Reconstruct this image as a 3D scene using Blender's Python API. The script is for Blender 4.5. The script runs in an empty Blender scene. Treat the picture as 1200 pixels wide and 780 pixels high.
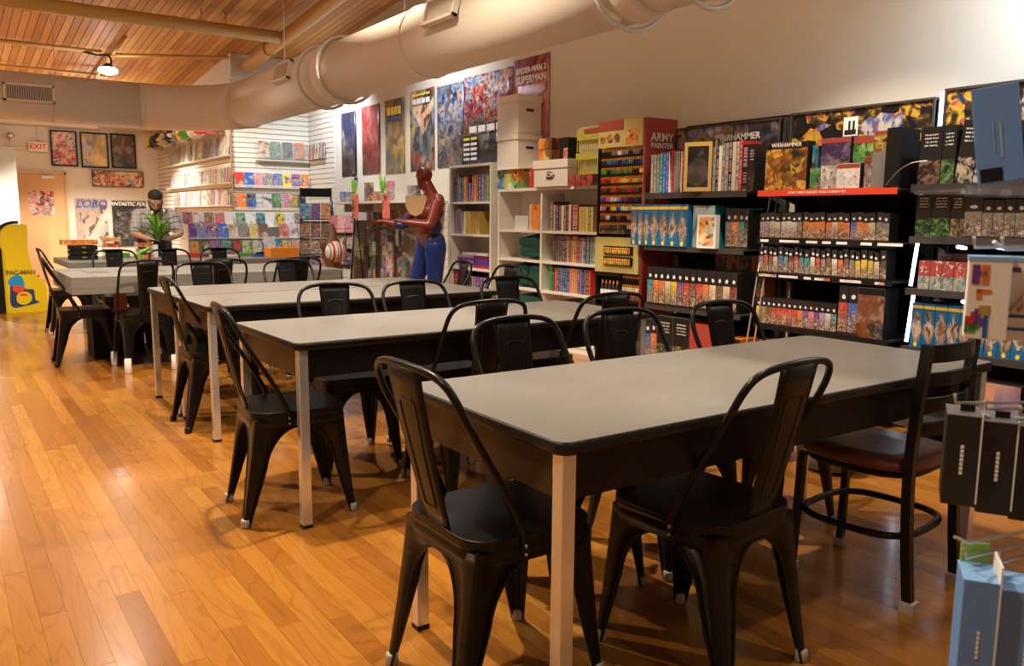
import bpy, bmesh, math, random
from mathutils import Vector, Matrix, Quaternion
R = math.radians
PI = math.pi
random.seed(7)
S = bpy.context.scene
C = S.collection

# ------------------------------------------------------------------ camera, world, lights, exposure
cam_d = bpy.data.cameras.new('camera')
cam = bpy.data.objects.new('camera', cam_d); C.objects.link(cam)
cam_d.sensor_width = 36.0
cam_d.lens = 948.76 / 1200 * 36.0
cam_d.clip_start = 0.05
_f = Vector((0.574419, 0.806275, -0.141080)); _f.normalize()
_yaw, _pitch, _roll = 0.6190, 0.14155, 0.008
cy, sy, cp, sp = math.cos(_yaw), math.sin(_yaw), math.cos(_pitch), math.sin(_pitch)
fwd = Vector((sy*cp, cy*cp, -sp)); rt = Vector((cy, -sy, 0)); up = rt.cross(fwd)
r2 = rt*math.cos(_roll) + up*math.sin(_roll); u2 = up*math.cos(_roll) - rt*math.sin(_roll)
M = Matrix((r2, u2, -fwd)).transposed().to_4x4(); M.translation = Vector((0, 0, 1.2247))
cam.matrix_world = M
cam_d.dof.use_dof = True
cam_d.dof.focus_distance = 3.1
cam_d.dof.aperture_fstop = 9.0
S.camera = cam

w = bpy.data.worlds.new('world'); S.world = w; w.use_nodes = True
w.node_tree.nodes['Background'].inputs[0].default_value = (1.0, 0.83, 0.62, 1)
w.node_tree.nodes['Background'].inputs[1].default_value = 0.22
S.view_settings.view_transform = 'Standard'
S.view_settings.look = 'None'
S.view_settings.gamma = 1.0
S.view_settings.use_curve_mapping = False
S.view_settings.exposure = -0.62

WARM = (1.0, 0.83, 0.62); NEUT = (1.0, 0.89, 0.73); COOL = (0.80, 0.90, 1.0)
def point(x, y, z, e, col, r=0.07):
    l = bpy.data.lights.new('added_fill_light', 'POINT'); l.energy = e; l.color = col; l.shadow_soft_size = r
    o = bpy.data.objects.new('added_fill_light', l); C.objects.link(o); o.location = (x, y, z); return o
def spot(x, y, z, tx, ty, tz, e, col, ang=80, blend=.6, r=.06):
    l = bpy.data.lights.new('ceiling_and_fill_spot', 'SPOT'); l.energy = e; l.color = col; l.shadow_soft_size = r
    l.spot_size = R(ang); l.spot_blend = blend
    o = bpy.data.objects.new('ceiling_and_fill_spot', l); C.objects.link(o); o.location = (x, y, z)
    o.rotation_euler = (Vector((tx, ty, tz)) - Vector((x, y, z))).to_track_quat('-Z', 'Y').to_euler(); return o
def area(x, y, z, tx, ty, tz, e, col, sx, sz):
    l = bpy.data.lights.new('ceiling_panel_light', 'AREA'); l.energy = e; l.color = col; l.shape = 'RECTANGLE'; l.size = sx; l.size_y = sz
    o = bpy.data.objects.new('ceiling_panel_light', l); C.objects.link(o); o.location = (x, y, z)
    o.rotation_euler = (Vector((tx, ty, tz)) - Vector((x, y, z))).to_track_quat('-Z', 'Y').to_euler(); return o
# warm ceiling lamps over the play tables (they throw the crisp shadows under the tables)
LIGHTS = [(1.2, 3.7, 3.9, 470, WARM), (2.5, 0.5, 4.1, 80, WARM), (-1.0, 1.4, 4.1, 200, WARM), (-0.6, 5.8, 3.9, 330, WARM),
          (1.2, 8.2, 3.5, 330, NEUT), (0.4, 14.2, 3.1, 720, NEUT), (2.4, 15.2, 3.0, 560, NEUT), (-1.8, 9.5, 3.6, 260, WARM), (3.1, 5.9, 3.9, 230, WARM, 92), (3.45, 2.9, 3.9, 330, WARM, 84)]
for x_, y_, z_, e_, c_, *an in LIGHTS:
    spot(x_, y_, z_, x_, y_, 0, e_*2.0, c_, an[0] if an else 124, .25 if an else .4, .05)
    point(x_, y_, z_-.05, e_*.06, c_, .12)  # weak fill added under each spot to keep the ceiling lit
# cool white lamps on the far side of the duct wash the poster wall and the slatwall corner
spot(4.25, 10.9, 3.45, 4.95, 11.4, 1.9, 420, COOL, 120, .8)
spot(4.2, 8.2, 3.6, 4.95, 8.2, 2.3, 210, COOL, 110, .9)
spot(3.0, 12.0, 2.95, 3.5, 13.0, 1.3, 230, NEUT, 120, .8)
spot(3.1, 8.0, 3.4, 4.95, 9.4, .9, 330, NEUT, 58, .6)  # added fill spot, brightens the hanging packs shaded by the wall shelf
# cool lamp just above the right-hand shelves
spot(4.1, 1.3, 3.1, 4.95, 1.5, 2.4, 470, COOL, 120, .95, .12)
point(1.5, -.5, 2.5, 30, COOL, .15)  # added fill without a fixture, lifts the foreground boxes at the right edge

# ------------------------------------------------------------------ helpers: meshes and objects
def link(name, me, mats=None, parent=None, loc=None, rotz=0):
    o = bpy.data.objects.new(name, me); C.objects.link(o)
    if mats is not None:
        for m in (mats if isinstance(mats, (list, tuple)) else [mats]): me.materials.append(m)
    if parent: o.parent = parent
    if loc is not None: o.location = loc
    if rotz: o.rotation_euler = (0, 0, rotz)
    return o
def tag(o, label=None, cat=None, group=None, kind=None, color=None):
    if label: o['label'] = label
    if cat: o['category'] = cat
    if group: o['group'] = group
    if kind: o['kind'] = kind
    if color: o.color = (*color[:3], 1)
    return o
def thing(name, label, cat, loc=(0, 0, 0), rotz=0, group=None, kind=None):
    o = bpy.data.objects.new(name, None); C.objects.link(o); o.empty_display_size = .1
    o.location = loc; o.rotation_euler = (0, 0, rotz); return tag(o, label, cat, group, kind)
class MB:
    def __init__(s): s.v = []; s.f = []; s.m = []; s.sm = []
    def add(s, vs, fs, mi=0, smooth=False):
        b = len(s.v); s.v += [tuple(v) for v in vs]
        for f in fs: s.f.append([b+i for i in f]); s.m.append(mi); s.sm.append(smooth)
        return s
    def box(s, x0, x1, y0, y1, z0, z1, mi=0, mf=None):
        vs = [(x0,y0,z0),(x1,y0,z0),(x1,y1,z0),(x0,y1,z0),(x0,y0,z1),(x1,y0,z1),(x1,y1,z1),(x0,y1,z1)]
        fs = [(0,3,2,1),(4,5,6,7),(0,1,5,4),(1,2,6,5),(2,3,7,6),(3,0,4,7)]   # bottom top front(-y) right back left
        b = len(s.v); s.v += vs
        for k, f in enumerate(fs):
            s.f.append([b+i for i in f]); s.m.append((mf or {}).get(k, mi)); s.sm.append(False)
        return s
    def rbox(s, x0, x1, y0, y1, z0, z1, r, mi=0, n=4, top=None):
        # box with vertical rounded edges
        pts = []
        for (cx, cy_, a0) in ((x1-r, y1-r, 0), (x0+r, y1-r, 90), (x0+r, y0+r, 180), (x1-r, y0+r, 270)):
            for k in range(n+1):
                a = R(a0+90*k/n); pts.append((cx+r*math.cos(a), cy_+r*math.sin(a)))
        return s.prism(pts, z0, z1, mi, top)
    def prism(s, pts, z0, z1, mi=0, top=None):
        n = len(pts); b = len(s.v)
        s.v += [(x, y, z0) for x, y in pts] + [(x, y, z1) for x, y in pts]
        for k in range(n):
            s.f.append([b+k, b+(k+1) % n, b+n+(k+1) % n, b+n+k]); s.m.append(mi); s.sm.append(False)
        s.f.append([b+k for k in range(n)][::-1]); s.m.append(mi); s.sm.append(False)
        s.f.append([b+n+k for k in range(n)]); s.m.append(mi if top is None else top); s.sm.append(False)
        return s
    def lathe(s, prof, n=16, cx=0, cy_=0, mi=0, axis='z', smooth=True, cap=True):
        b = len(s.v)
        for (r, z) in prof:
            for k in range(n):
                a = 2*PI*k/n; p = (r*math.cos(a), r*math.sin(a), z)
                if axis == 'x': p = (p[2], p[0], p[1])
                if axis == 'y': p = (p[1], p[2], p[0])
                s.v.append((p[0]+cx, p[1]+cy_, p[2]) if axis == 'z' else p)
        for j in range(len(prof)-1):
            for k in range(n):
                s.f.append([b+j*n+k, b+j*n+(k+1) % n, b+(j+1)*n+(k+1) % n, b+(j+1)*n+k]); s.m.append(mi); s.sm.append(smooth)
        if cap:
            s.f.append([b+k for k in range(n)][::-1]); s.m.append(mi); s.sm.append(False)
            s.f.append([b+(len(prof)-1)*n+k for k in range(n)]); s.m.append(mi); s.sm.append(False)
        return s
    def tube(s, pts, r, n=8, mi=0, closed=False, flat=None):
        P = [Vector(p) for p in pts]; m = len(P); b = len(s.v); rs = r if isinstance(r, (list, tuple)) else [r]*m
        prev = None
        for i in range(m):
            if closed: t = P[(i+1) % m]-P[i-1]
            else: t = P[min(i+1, m-1)]-P[max(i-1, 0)]
            t.normalize()
            if prev is None:
                a = Vector((0, 0, 1)) if abs(t.z) < .9 else Vector((0, 1, 0)); nn = t.cross(a).normalized()
            else: nn = (prev - t*prev.dot(t)).normalized()
            prev = nn; bb = t.cross(nn)
            for k in range(n):
                a = 2*PI*(k+.5*(n == 4))/n; fl = flat or 1
                s.v.append(tuple(P[i] + nn*math.cos(a)*rs[i] + bb*math.sin(a)*rs[i]*fl))
        for i in range(m if closed else m-1):
            j = (i+1) % m
            for k in range(n):
                s.f.append([b+i*n+k, b+i*n+(k+1) % n, b+j*n+(k+1) % n, b+j*n+k]); s.m.append(mi); s.sm.append(n > 5)
        if not closed:
            s.f.append([b+k for k in range(n)][::-1]); s.m.append(mi); s.sm.append(False)
            s.f.append([b+(m-1)*n+k for k in range(n)]); s.m.append(mi); s.sm.append(False)
        return s
    def ball(s, c, rad, n=12, mi=0, m=8):
        if not isinstance(rad, (tuple, list)): rad = (rad,)*3
        b = len(s.v)
        for j in range(m+1):
            t = PI*j/m
            for k in range(n):
                a = 2*PI*k/n
                s.v.append((c[0]+rad[0]*math.sin(t)*math.cos(a), c[1]+rad[1]*math.sin(t)*math.sin(a), c[2]-rad[2]*math.cos(t)))
        for j in range(m):
            for k in range(n):
                s.f.append([b+j*n+k, b+j*n+(k+1) % n, b+(j+1)*n+(k+1) % n, b+(j+1)*n+k]); s.m.append(mi); s.sm.append(True)
        return s
    def mesh(s, name='mesh'):
        me = bpy.data.meshes.new(name); me.from_pydata(s.v, [], s.f)
        me.polygons.foreach_set('material_index', s.m); me.polygons.foreach_set('use_smooth', s.sm); me.update()
        return me
    def build(s, name, mats, parent=None, loc=None, rotz=0, bevel=0):
        me = s.mesh(name)
        if bevel:
            bm = bmesh.new(); bm.from_mesh(me); bmesh.ops.remove_doubles(bm, verts=bm.verts, dist=1e-6)
            es = [e for e in bm.edges if len(e.link_faces) == 2 and e.calc_face_angle(0) > .5]
            bmesh.ops.bevel(bm, geom=es, offset=bevel, segments=2, profile=.6, affect='EDGES')
            bm.to_mesh(me); bm.free()
        return link(name, me, mats, parent, loc, rotz)
def smooth_path(pts, n=6, closed=False):
    P = [Vector(p) for p in pts]; out = []; m = len(P)
    for i in range(m if closed else m-1):
        if closed: a, b_, c, d = P[i-1], P[i], P[(i+1) % m], P[(i+2) % m]
        else: a, b_, c, d = P[max(i-1, 0)], P[i], P[i+1], P[min(i+2, m-1)]
        for k in range(n):
            t = k/n
            out.append(.5*((2*b_)+(c-a)*t+(2*a-5*b_+4*c-d)*t*t+(3*b_-a-3*c+d)*t**3))
    if not closed: out.append(P[-1])
    return out
def copy_tree(o, parent=None):
    c = o.copy(); C.objects.link(c); c.parent = parent
    for ch in list(o.children): copy_tree(ch, c)
    return c
def text_obj(txt, size, mat, parent, loc, rot=(R(90), 0, 0), ext=.001, name='lettering', shear=0, align='CENTER', sx=1.0, bold=0):
    cu = bpy.data.curves.new('t', 'FONT'); cu.body = txt; cu.size = size; cu.extrude = ext; cu.align_x = align; cu.align_y = 'CENTER'; cu.shear = shear; cu.offset = bold
    cu.resolution_u = 3
    t = bpy.data.objects.new('t', cu); C.objects.link(t)
    dg = bpy.context.evaluated_depsgraph_get(); me = bpy.data.meshes.new_from_object(t.evaluated_get(dg))
    bpy.data.objects.remove(t); me.materials.clear()
    o = link(name, me, mat, parent, loc); o.rotation_euler = rot; o.scale = (sx, 1, 1)
    return o
ORD = ['first','second','third','fourth','fifth','sixth','seventh','eighth','ninth','tenth','eleventh','twelfth','thirteenth','fourteenth','fifteenth','sixteenth','seventeenth','eighteenth','nineteenth','twentieth','twenty-first','twenty-second','twenty-third','twenty-fourth','twenty-fifth','twenty-sixth','twenty-seventh','twenty-eighth','twenty-ninth','thirtieth']
COL = dict(red=(.55,.03,.02), orange=(.75,.2,.02), yellow=(.8,.55,.03), green=(.05,.3,.05), blue=(.02,.13,.5), teal=(.01,.28,.34), purple=(.16,.04,.3),
    pink=(.7,.2,.3), white=(.75,.73,.7), grey=(.22,.21,.2), black=(.012,.012,.013), brown=(.17,.07,.03), cream=(.65,.55,.38), tan=(.5,.33,.15), maroon=(.2,.02,.02),
    navy=(.02,.03,.12), gold=(.5,.33,.06), lilac=(.42,.3,.5), olive=(.22,.22,.05))

# ------------------------------------------------------------------ helpers: materials
class NT:
    def __init__(s, name):
        s.m = bpy.data.materials.new(name); s.m.use_nodes = True; s.t = s.m.node_tree; s.n = s.t.nodes; s.l = s.t.links
        s.b = s.n['Principled BSDF']
    def node(s, typ, **kw):
        n = s.n.new(typ)
        for k, v in kw.items(): setattr(n, k, v)
        return n
    def put(s, sock, v):
        if hasattr(v, 'links') or hasattr(v, 'is_output'): s.l.new(v, sock)
        else:
            try: sock.default_value = v
            except Exception: sock.default_value = (*v, 1)
    def math(s, op, a, b=None, c=None, clamp=False):
        n = s.node('ShaderNodeMath', operation=op); n.use_clamp = clamp
        s.put(n.inputs[0], a)
        if b is not None: s.put(n.inputs[1], b)
        if c is not None: s.put(n.inputs[2], c)
        return n.outputs[0]
    def mix(s, f, a, b, mode='MIX'):
        n = s.node('ShaderNodeMix', data_type='RGBA', blend_type=mode)
        s.put(n.inputs['Factor'], f)
        for sock, v in ((n.inputs['A'] if False else n.inputs[6], a), (n.inputs[7], b)): s.put(sock, v)
        return n.outputs[2]
    def ramp(s, f, stops, interp='LINEAR'):
        n = s.node('ShaderNodeValToRGB'); n.color_ramp.interpolation = interp
        e = n.color_ramp.elements
        while len(e) < len(stops): e.new(.5)
        for el, (p, c) in zip(e, stops): el.position = p; el.color = (*c[:3], 1)
        s.put(n.inputs[0], f); return n.outputs[0]
    def map(s, vec, scale=(1, 1, 1), loc=(0, 0, 0)):
        n = s.node('ShaderNodeMapping'); s.put(n.inputs[0], vec); n.inputs['Scale'].default_value = scale
        s.put(n.inputs['Location'], loc); return n.outputs[0]
    def noise(s, vec, scale, detail=3, rough=.5, dist=0):
        n = s.node('ShaderNodeTexNoise'); s.put(n.inputs['Vector'], vec); n.inputs['Scale'].default_value = scale
        n.inputs['Detail'].default_value = detail; n.inputs['Roughness'].default_value = rough; n.inputs['Distortion'].default_value = dist
        return n.outputs[0]
    def vor(s, vec, scale, out='Color', rand=1):
        n = s.node('ShaderNodeTexVoronoi'); s.put(n.inputs['Vector'], vec); n.inputs['Scale'].default_value = scale; n.inputs['Randomness'].default_value = rand
        return n.outputs[out]
    def sep(s, v):
        n = s.node('ShaderNodeSeparateXYZ'); s.put(n.inputs[0], v); return n.outputs
    def comb(s, x, y, z):
        n = s.node('ShaderNodeCombineXYZ'); s.put(n.inputs[0], x); s.put(n.inputs[1], y); s.put(n.inputs[2], z); return n.outputs[0]
    def bump(s, h, strength=.2, dist=.002):
        n = s.node('ShaderNodeBump'); n.inputs['Strength'].default_value = strength; n.inputs['Distance'].default_value = dist
        s.put(n.inputs['Height'], h); s.l.new(n.outputs[0], s.b.inputs['Normal'])
    def out(s, color=None, rough=None, metal=None, **kw):
        if color is not None: s.put(s.b.inputs['Base Color'], color)
        if rough is not None: s.put(s.b.inputs['Roughness'], rough)
        if metal is not None: s.put(s.b.inputs['Metallic'], metal)
        for k, v in kw.items(): s.put(s.b.inputs[k.replace('_', ' ')], v)
        return s.m
    gen = property(lambda s: s.node('ShaderNodeTexCoord').outputs['Generated'])
    obj = property(lambda s: s.node('ShaderNodeTexCoord').outputs['Object'])
    pos = property(lambda s: s.node('ShaderNodeNewGeometry').outputs['Position'])
    def info(s): return s.node('ShaderNodeObjectInfo').outputs
def plain(name, col, rough=.6, metal=0, var=.06, scale=12, **kw):
    t = NT(name); n = t.noise(t.obj, scale, 4)
    a = tuple(max(0, c*(1-var)) for c in col); b = tuple(min(1, c*(1+var)) for c in col)
    return t.out(t.mix(n, (*a, 1), (*b, 1)), rough, metal, **kw)
def emis(name, col, e):
    t = NT(name); t.out((*col, 1), .5); t.b.inputs['Emission Color'].default_value = (*col, 1); t.b.inputs['Emission Strength'].default_value = e; return t.m
M = {}
M['chair'] = plain('dark_gunmetal_paint', (.009, .008, .0078), .30, .35, .25, 6, Specular_IOR_Level=.35)
M['chair_wood_frame'] = plain('black_frame_paint', (.006, .0055, .0055), .32, .0, .2, 8, Specular_IOR_Level=.35)
M['chrome'] = plain('chrome', (.78, .81, .86), .18, .72, .05, 20)
M['chrome_dull'] = plain('brushed_steel', (.5, .48, .45), .3, 1.0, .1, 20)
M['foot'] = plain('cloudy_plastic_foot', (.42, .39, .34), .4)
M['sock'] = plain('white_foot_sock', (.8, .8, .78), .8)
M['black'] = plain('black_paint', (.009, .008, .008), .45, Specular_IOR_Level=.3)
M['blackmatt'] = plain('black_matt', (.010, .009, .009), .8, Specular_IOR_Level=.2)
M['shelfgrey'] = plain('charcoal_metal', (.06, .055, .052), .45, .3)
M['white'] = plain('white_laminate', (.74, .70, .63), .5)
M['whitecard'] = plain('white_cardboard', (.72, .68, .61), .75, 0, .04, 5)
M['paper'] = plain('white_paper', (.8, .78, .74), .8)
M['red'] = plain('red_print', (.34, .05, .035), .5)
M['redpaint'] = plain('red_plastic', (.8, .07, .03), .45)
M['cardboard'] = plain('brown_cardboard', (.50, .34, .17), .8)
M['letter_white'] = plain('white_print', (.85, .83, .8), .6, 0, .01)
M['letter_black'] = plain('black_print', (.01, .01, .01), .6, 0, .01)
M['letter_red'] = plain('red_letters', (.75, .03, .02), .5, 0, .02)
M['letter_blue'] = plain('blue_letters', (.03, .1, .4), .5, 0, .02)
M['letter_yellow'] = plain('yellow_letters', (.85, .7, .05), .5, 0, .02)
M['duct'] = plain('cream_duct_paint', (.74, .68, .59), .5, 0, .03, 3)
M['pipe'] = plain('ochre_pipe_paint', (.56, .33, .085), .45, 0, .06, 3)
M['beige'] = plain('beige_panel', (.5, .43, .32), .6)
M['green_cloth'] = plain('green_cloth', (.005, .06, .045), .85, 0, .35, 9)
M['led'] = emis('led_tube', (.72, .8, 1.0), 9)
M['bulb'] = emis('lamp_bulb', (1.0, .93, .82), 60)
M['skin'] = plain('skin', (.55, .31, .21), .5, 0, .06, 30, Subsurface_Weight=.1)
M['hair'] = plain('dark_hair', (.02, .014, .012), .75, 0, .4, 60)
M['denim'] = plain('dark_trousers', (.03, .035, .06), .8)
M['leaf'] = plain('leaf_green', (.17, .45, .04), .45, 0, .4, 20)
M['clear'] = NT('clear_plastic').out((.9, .93, .95, 1), .12, 0, Transmission_Weight=.85, IOR=1.15, Alpha=.35)
M['statue_red'] = plain('painted_dark_red', (.20, .028, .018), .32, 0, .25, 7)
M['statue_blue'] = plain('painted_blue', (.009, .032, .17), .28, 0, .3, 7)
M['orange'] = plain('orange_card', (.78, .26, .02), .6)
M['yellow'] = plain('yellow_panel', (.82, .62, .01), .35, 0, .02, 2)
M['door'] = plain('tan_door', (.60, .36, .17), .5, 0, .05, 3)
M['steel'] = plain('satin_steel', (.6, .58, .55), .35, .9)

def walls_mat():
    t = NT('painted_wall'); p = t.pos; n = t.noise(p, 1.3, 4); n2 = t.noise(p, 60, 2)
    t.bump(n2, .08, .002)
    return t.out(t.mix(n, (.60, .555, .47, 1), (.64, .595, .51, 1)), .75)
M['wall'] = walls_mat()
def floor_mat():
    t = NT('oak_plank'); a = t.node('ShaderNodeAttribute', attribute_name='tone'); tone = a.outputs['Fac']
    x, y, z = t.sep(t.pos)
    off = t.math('MULTIPLY', tone, 61.0)
    v = t.comb(t.math('ADD', t.math('MULTIPLY', x, 26.0), off), t.math('ADD', t.math('MULTIPLY', y, 1.7), off), off)
    g = t.noise(v, 1.0, 5, .6, 1.4)
    v2 = t.comb(t.math('ADD', t.math('MULTIPLY', x, 7.0), off), t.math('ADD', t.math('MULTIPLY', y, 1.1), off), off)
    cath = t.math('FRACT', t.math('MULTIPLY', t.noise(v2, 1.0, 2, .4, .6), 9.0))
    line = t.ramp(cath, [(0, (.0,.0,.0)), (.12, (1,1,1)), (.88, (1,1,1)), (1, (.0,.0,.0))])
    fine = t.noise(t.comb(t.math('MULTIPLY', x, 420.0), t.math('MULTIPLY', y, 9.0), off), 1, 2)
    base = t.ramp(tone, [(0, (.25,.088,.014)), (.12, (.34,.130,.018)), (.5, (.42,.172,.024)), (.88, (.48,.21,.032)), (1, (.52,.245,.042))])
    c = t.mix(t.math('MULTIPLY', g, .55), base, (.28, .095, .012, 1))
    c = t.mix(.20, c, t.mix(1.0, c, line, 'MULTIPLY'))
    c = t.mix(.3, c, t.mix(1.0, c, t.ramp(fine, [(.3, (.6,.6,.6)), (.7, (1.15,1.15,1.15))]), 'MULTIPLY'))
    wear = t.noise(t.pos, .9, 3)
    return t.out(c, t.ramp(wear, [(.3, (.2,.2,.2)), (.7, (.31,.31,.31))]), 0, Coat_Weight=.35, Coat_Roughness=.12)
M['floor'] = floor_mat()
def ceil_mat():
    t = NT('ceiling_pine_board'); a = t.node('ShaderNodeAttribute', attribute_name='tone'); tone = a.outputs['Fac']
    x, y, z = t.sep(t.pos); off = t.math('MULTIPLY', tone, 40.0)
    g = t.noise(t.comb(t.math('MULTIPLY', x, 14.0), t.math('ADD', y, off), off), 1.3, 4, .6, .8)
    base = t.ramp(tone, [(0, (.30,.13,.03)), (.3, (.50,.25,.07)), (.7, (.62,.34,.10)), (1, (.70,.42,.15))])
    return t.out(t.mix(t.math('MULTIPLY', g, .6), base, (.34, .15, .035, 1)), .6)
M['ceiling'] = ceil_mat()
def top_mat():
    t = NT('grey_laminate'); n = t.noise(t.pos, 2.5, 5, .6); s_ = t.noise(t.pos, 350, 2)
    c = t.mix(n, (.185, .178, .168, 1), (.215, .207, .196, 1)); c = t.mix(.12, c, t.mix(1, c, t.ramp(s_, [(.4, (.6,.6,.6)), (.6, (1.3,1.3,1.3))]), 'MULTIPLY'))
    return t.out(c, t.ramp(n, [(.3, (.3,.3,.3)), (.7, (.42,.42,.42))]), 0)
M['top'] = top_mat()
def slab_mat():
    t = NT('weathered_grey_boards'); x, y, z = t.sep(t.pos)
    n = t.noise(t.comb(t.math('MULTIPLY', x, 1.0), t.math('MULTIPLY', y, 14.0), t.math('MULTIPLY', z, 30.0)), 1.5, 5, .6, .4)
    return t.out(t.ramp(n, [(.25, (.12,.115,.108)), (.5, (.19,.182,.17)), (.75, (.25,.24,.225))]), .5)
M['slab'] = slab_mat()
M['edge'] = plain('black_rubber_edge', (.008, .007, .0065), .35, Specular_IOR_Level=.35)
M['apron'] = plain('brown_black_apron', (.007, .0055, .005), .45, Specular_IOR_Level=.25)
M['apron_end'] = plain('brown_apron_end', (.035, .018, .009), .35, Specular_IOR_Level=.4)
M['slatm'] = plain('cream_slatwall', (.70, .66, .57), .45)
M['seatwood'] = plain('reddish_brown_seat', (.17, .05, .025), .3, 0, .2, 8)

# ---- flat-print materials (cover art, box fronts, spines); the object's own colour tints them
def art(name, stops, scale=7, blend=.35, band=None, bandcol=None, edge=None, rough=.35, white=.0, dist=1.5, stretch=(1, 1, 1), margin=0, mcol=(.75,.73,.7)):
    t = NT(name); inf = t.info(); g = t.gen
    off = t.math('MULTIPLY', inf['Random'], 57.0); ov = t.comb(off, off, off)
    n0 = t.node('ShaderNodeVectorMath', operation='ADD'); t.put(n0.inputs[0], t.map(t.obj, tuple(5*k for k in stretch))); t.put(n0.inputs[1], ov); v = n0.outputs[0]
    n = t.noise(v, scale*.42, 2, .5, dist*.5); cell = t.sep(t.vor(v, scale*.6))[0]
    f = t.math('ADD', t.math('MULTIPLY', n, .75), t.math('MULTIPLY', cell, .35))
    c = t.ramp(f, stops, 'LINEAR')
    n3 = t.noise(v, scale*1.1, 2, .5, .6)
    c = t.mix(t.ramp(n3, [(.56, (0,0,0)), (.60, (.85,.85,.85))]), c, (.015, .013, .013, 1))
    if blend: c = t.mix(t.math('MULTIPLY', t.ramp(t.noise(v, scale*.3, 1), [(.40, (0,0,0)), (.50, (1,1,1))]), min(1, blend*1.6)), c, inf['Color'])
    if white: c = t.mix(t.math('MULTIPLY', t.ramp(n3, [(.3, (1,1,1)), (.38, (0,0,0))]), white), c, (.8, .78, .75, 1))
    gx, gy, gz = t.sep(g)
    if band is not None:
        m = t.math('GREATER_THAN', gz, band)
        bc = inf['Color'] if bandcol is None else (*bandcol, 1)
        c = t.mix(m, c, bc)
        # lettering-like blocks in the band
        lx = t.math('GREATER_THAN', t.noise(t.map(g, (1, 1, 1)), 9, 0), .5)
    if margin:
        mx = t.math('GREATER_THAN', t.math('ABSOLUTE', t.math('SUBTRACT', gx, .5)), .5-margin)
        mz = t.math('GREATER_THAN', t.math('ABSOLUTE', t.math('SUBTRACT', gz, .5)), .5-margin*.7)
        c = t.mix(t.math('MAXIMUM', mx, mz), c, (*mcol, 1))
    return t.out(c, rough)
PAL = {
 'fire': [(.2,(.02,.012,.01)), (.4,(.35,.06,.02)), (.55,(.7,.28,.04)), (.7,(.75,.6,.3)), (.9,(.1,.14,.25))],
 'cool': [(.2,(.01,.015,.05)), (.4,(.04,.12,.35)), (.55,(.3,.35,.4)), (.7,(.6,.3,.2)), (.9,(.7,.65,.55))],
 'mixed': [(.2,(.03,.03,.08)), (.36,(.6,.05,.04)), (.5,(.65,.5,.3)), (.63,(.04,.2,.45)), (.78,(.75,.65,.1)), (.95,(.7,.7,.68))],
 'pale': [(.2,(.2,.18,.17)), (.4,(.55,.5,.48)), (.6,(.7,.55,.5)), (.8,(.78,.76,.74))],
 'dark': [(.25,(.008,.008,.01)), (.5,(.05,.045,.05)), (.65,(.2,.16,.13)), (.85,(.4,.35,.3))],
 'gold': [(.2,(.02,.015,.01)), (.42,(.25,.13,.02)), (.56,(.65,.42,.06)), (.7,(.15,.2,.25)), (.9,(.5,.15,.05))],
 'green': [(.2,(.01,.03,.015)), (.45,(.06,.2,.06)), (.6,(.35,.5,.1)), (.85,(.6,.6,.5))],
}
A = {}
for k, v in PAL.items(): A[k] = art('comic_cover_print_'+k, v, 8, .38, white=.25)
for k in ('fire','cool','mixed','dark','gold','pale','green'): A['p_'+k] = art('poster_print_'+k, PAL[k], 1.35, .3, dist=2.0, white=.15, stretch=(1, 1, .7))
for k in PAL: A['b_'+k] = art('box_front_print_'+k, [(PAL[k][0][0]+.14, tuple(c*.6 for c in PAL[k][0][1]))]+[(min(.99, p+.10), c) for p, c in PAL[k][1:]], 4.2, .12, dist=2.5, white=.15)
A['header'] = art('header_print_crowded', [(.42,(.006,.006,.008)), (.5,(.10,.05,.02)), (.56,(.55,.35,.03)), (.62,(.45,.06,.03)), (.68,(.03,.08,.3)), (.78,(.5,.45,.4))], 3.2, .0, dist=2.5)
A['header_pale'] = art('header_print_pale', [(.40,(.012,.012,.02)), (.55,(.12,.11,.14)), (.62,(.35,.22,.05)), (.70,(.08,.10,.35)), (.8,(.5,.48,.45))], 2.2, .0, dist=2)
A['titled'] = art('comic_cover_print_titled', PAL['mixed'], 7, .6, band=.82, white=.2)
M['comic_board'] = M['paper']

def minibox_mat():
    # small figure boxes: black cap with a white emblem over a tinted picture
    t = NT('figure_box_print'); inf = t.info(); gx, gy, gz = t.sep(t.gen)
    off = t.math('MULTIPLY', inf['Random'], 91.0)
    n0 = t.node('ShaderNodeVectorMath', operation='ADD'); t.put(n0.inputs[0], t.map(t.obj, (30, 30, 30))); t.put(n0.inputs[1], t.comb(off, off, off))
    n = t.noise(n0.outputs[0], 1.1, 3, .6, 2)
    c = t.ramp(n, [(.3, (.02,.016,.015)), (.45, (.12,.08,.06)), (.56, (.36,.27,.2)), (.7, (.65,.58,.5))])
    tint = t.mix(t.math('MULTIPLY', t.ramp(gz, [(.25, (.15,.15,.15)), (.62, (1,1,1))]), .8), c, inf['Color'])
    top = t.math('GREATER_THAN', gz, .66)
    c = t.mix(top, tint, (.02, .019, .021, 1))
    dx = t.math('MULTIPLY', t.math('SUBTRACT', gx, .5), 1.0); dz = t.math('MULTIPLY', t.math('SUBTRACT', gz, .78), 4.4)
    d = t.math('SQRT', t.math('ADD', t.math('MULTIPLY', dx, dx), t.math('MULTIPLY', dz, dz)))
    wob = t.math('ADD', t.math('MULTIPLY', n, .3), .06)
    c = t.mix(t.math('LESS_THAN', d, wob), c, (.75, .74, .72, 1))
    c = t.mix(t.math('LESS_THAN', gz, .06), c, (.02, .02, .02, 1))
    return t.out(c, .3, 0, Coat_Weight=.3)
M['minibox'] = minibox_mat()
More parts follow.
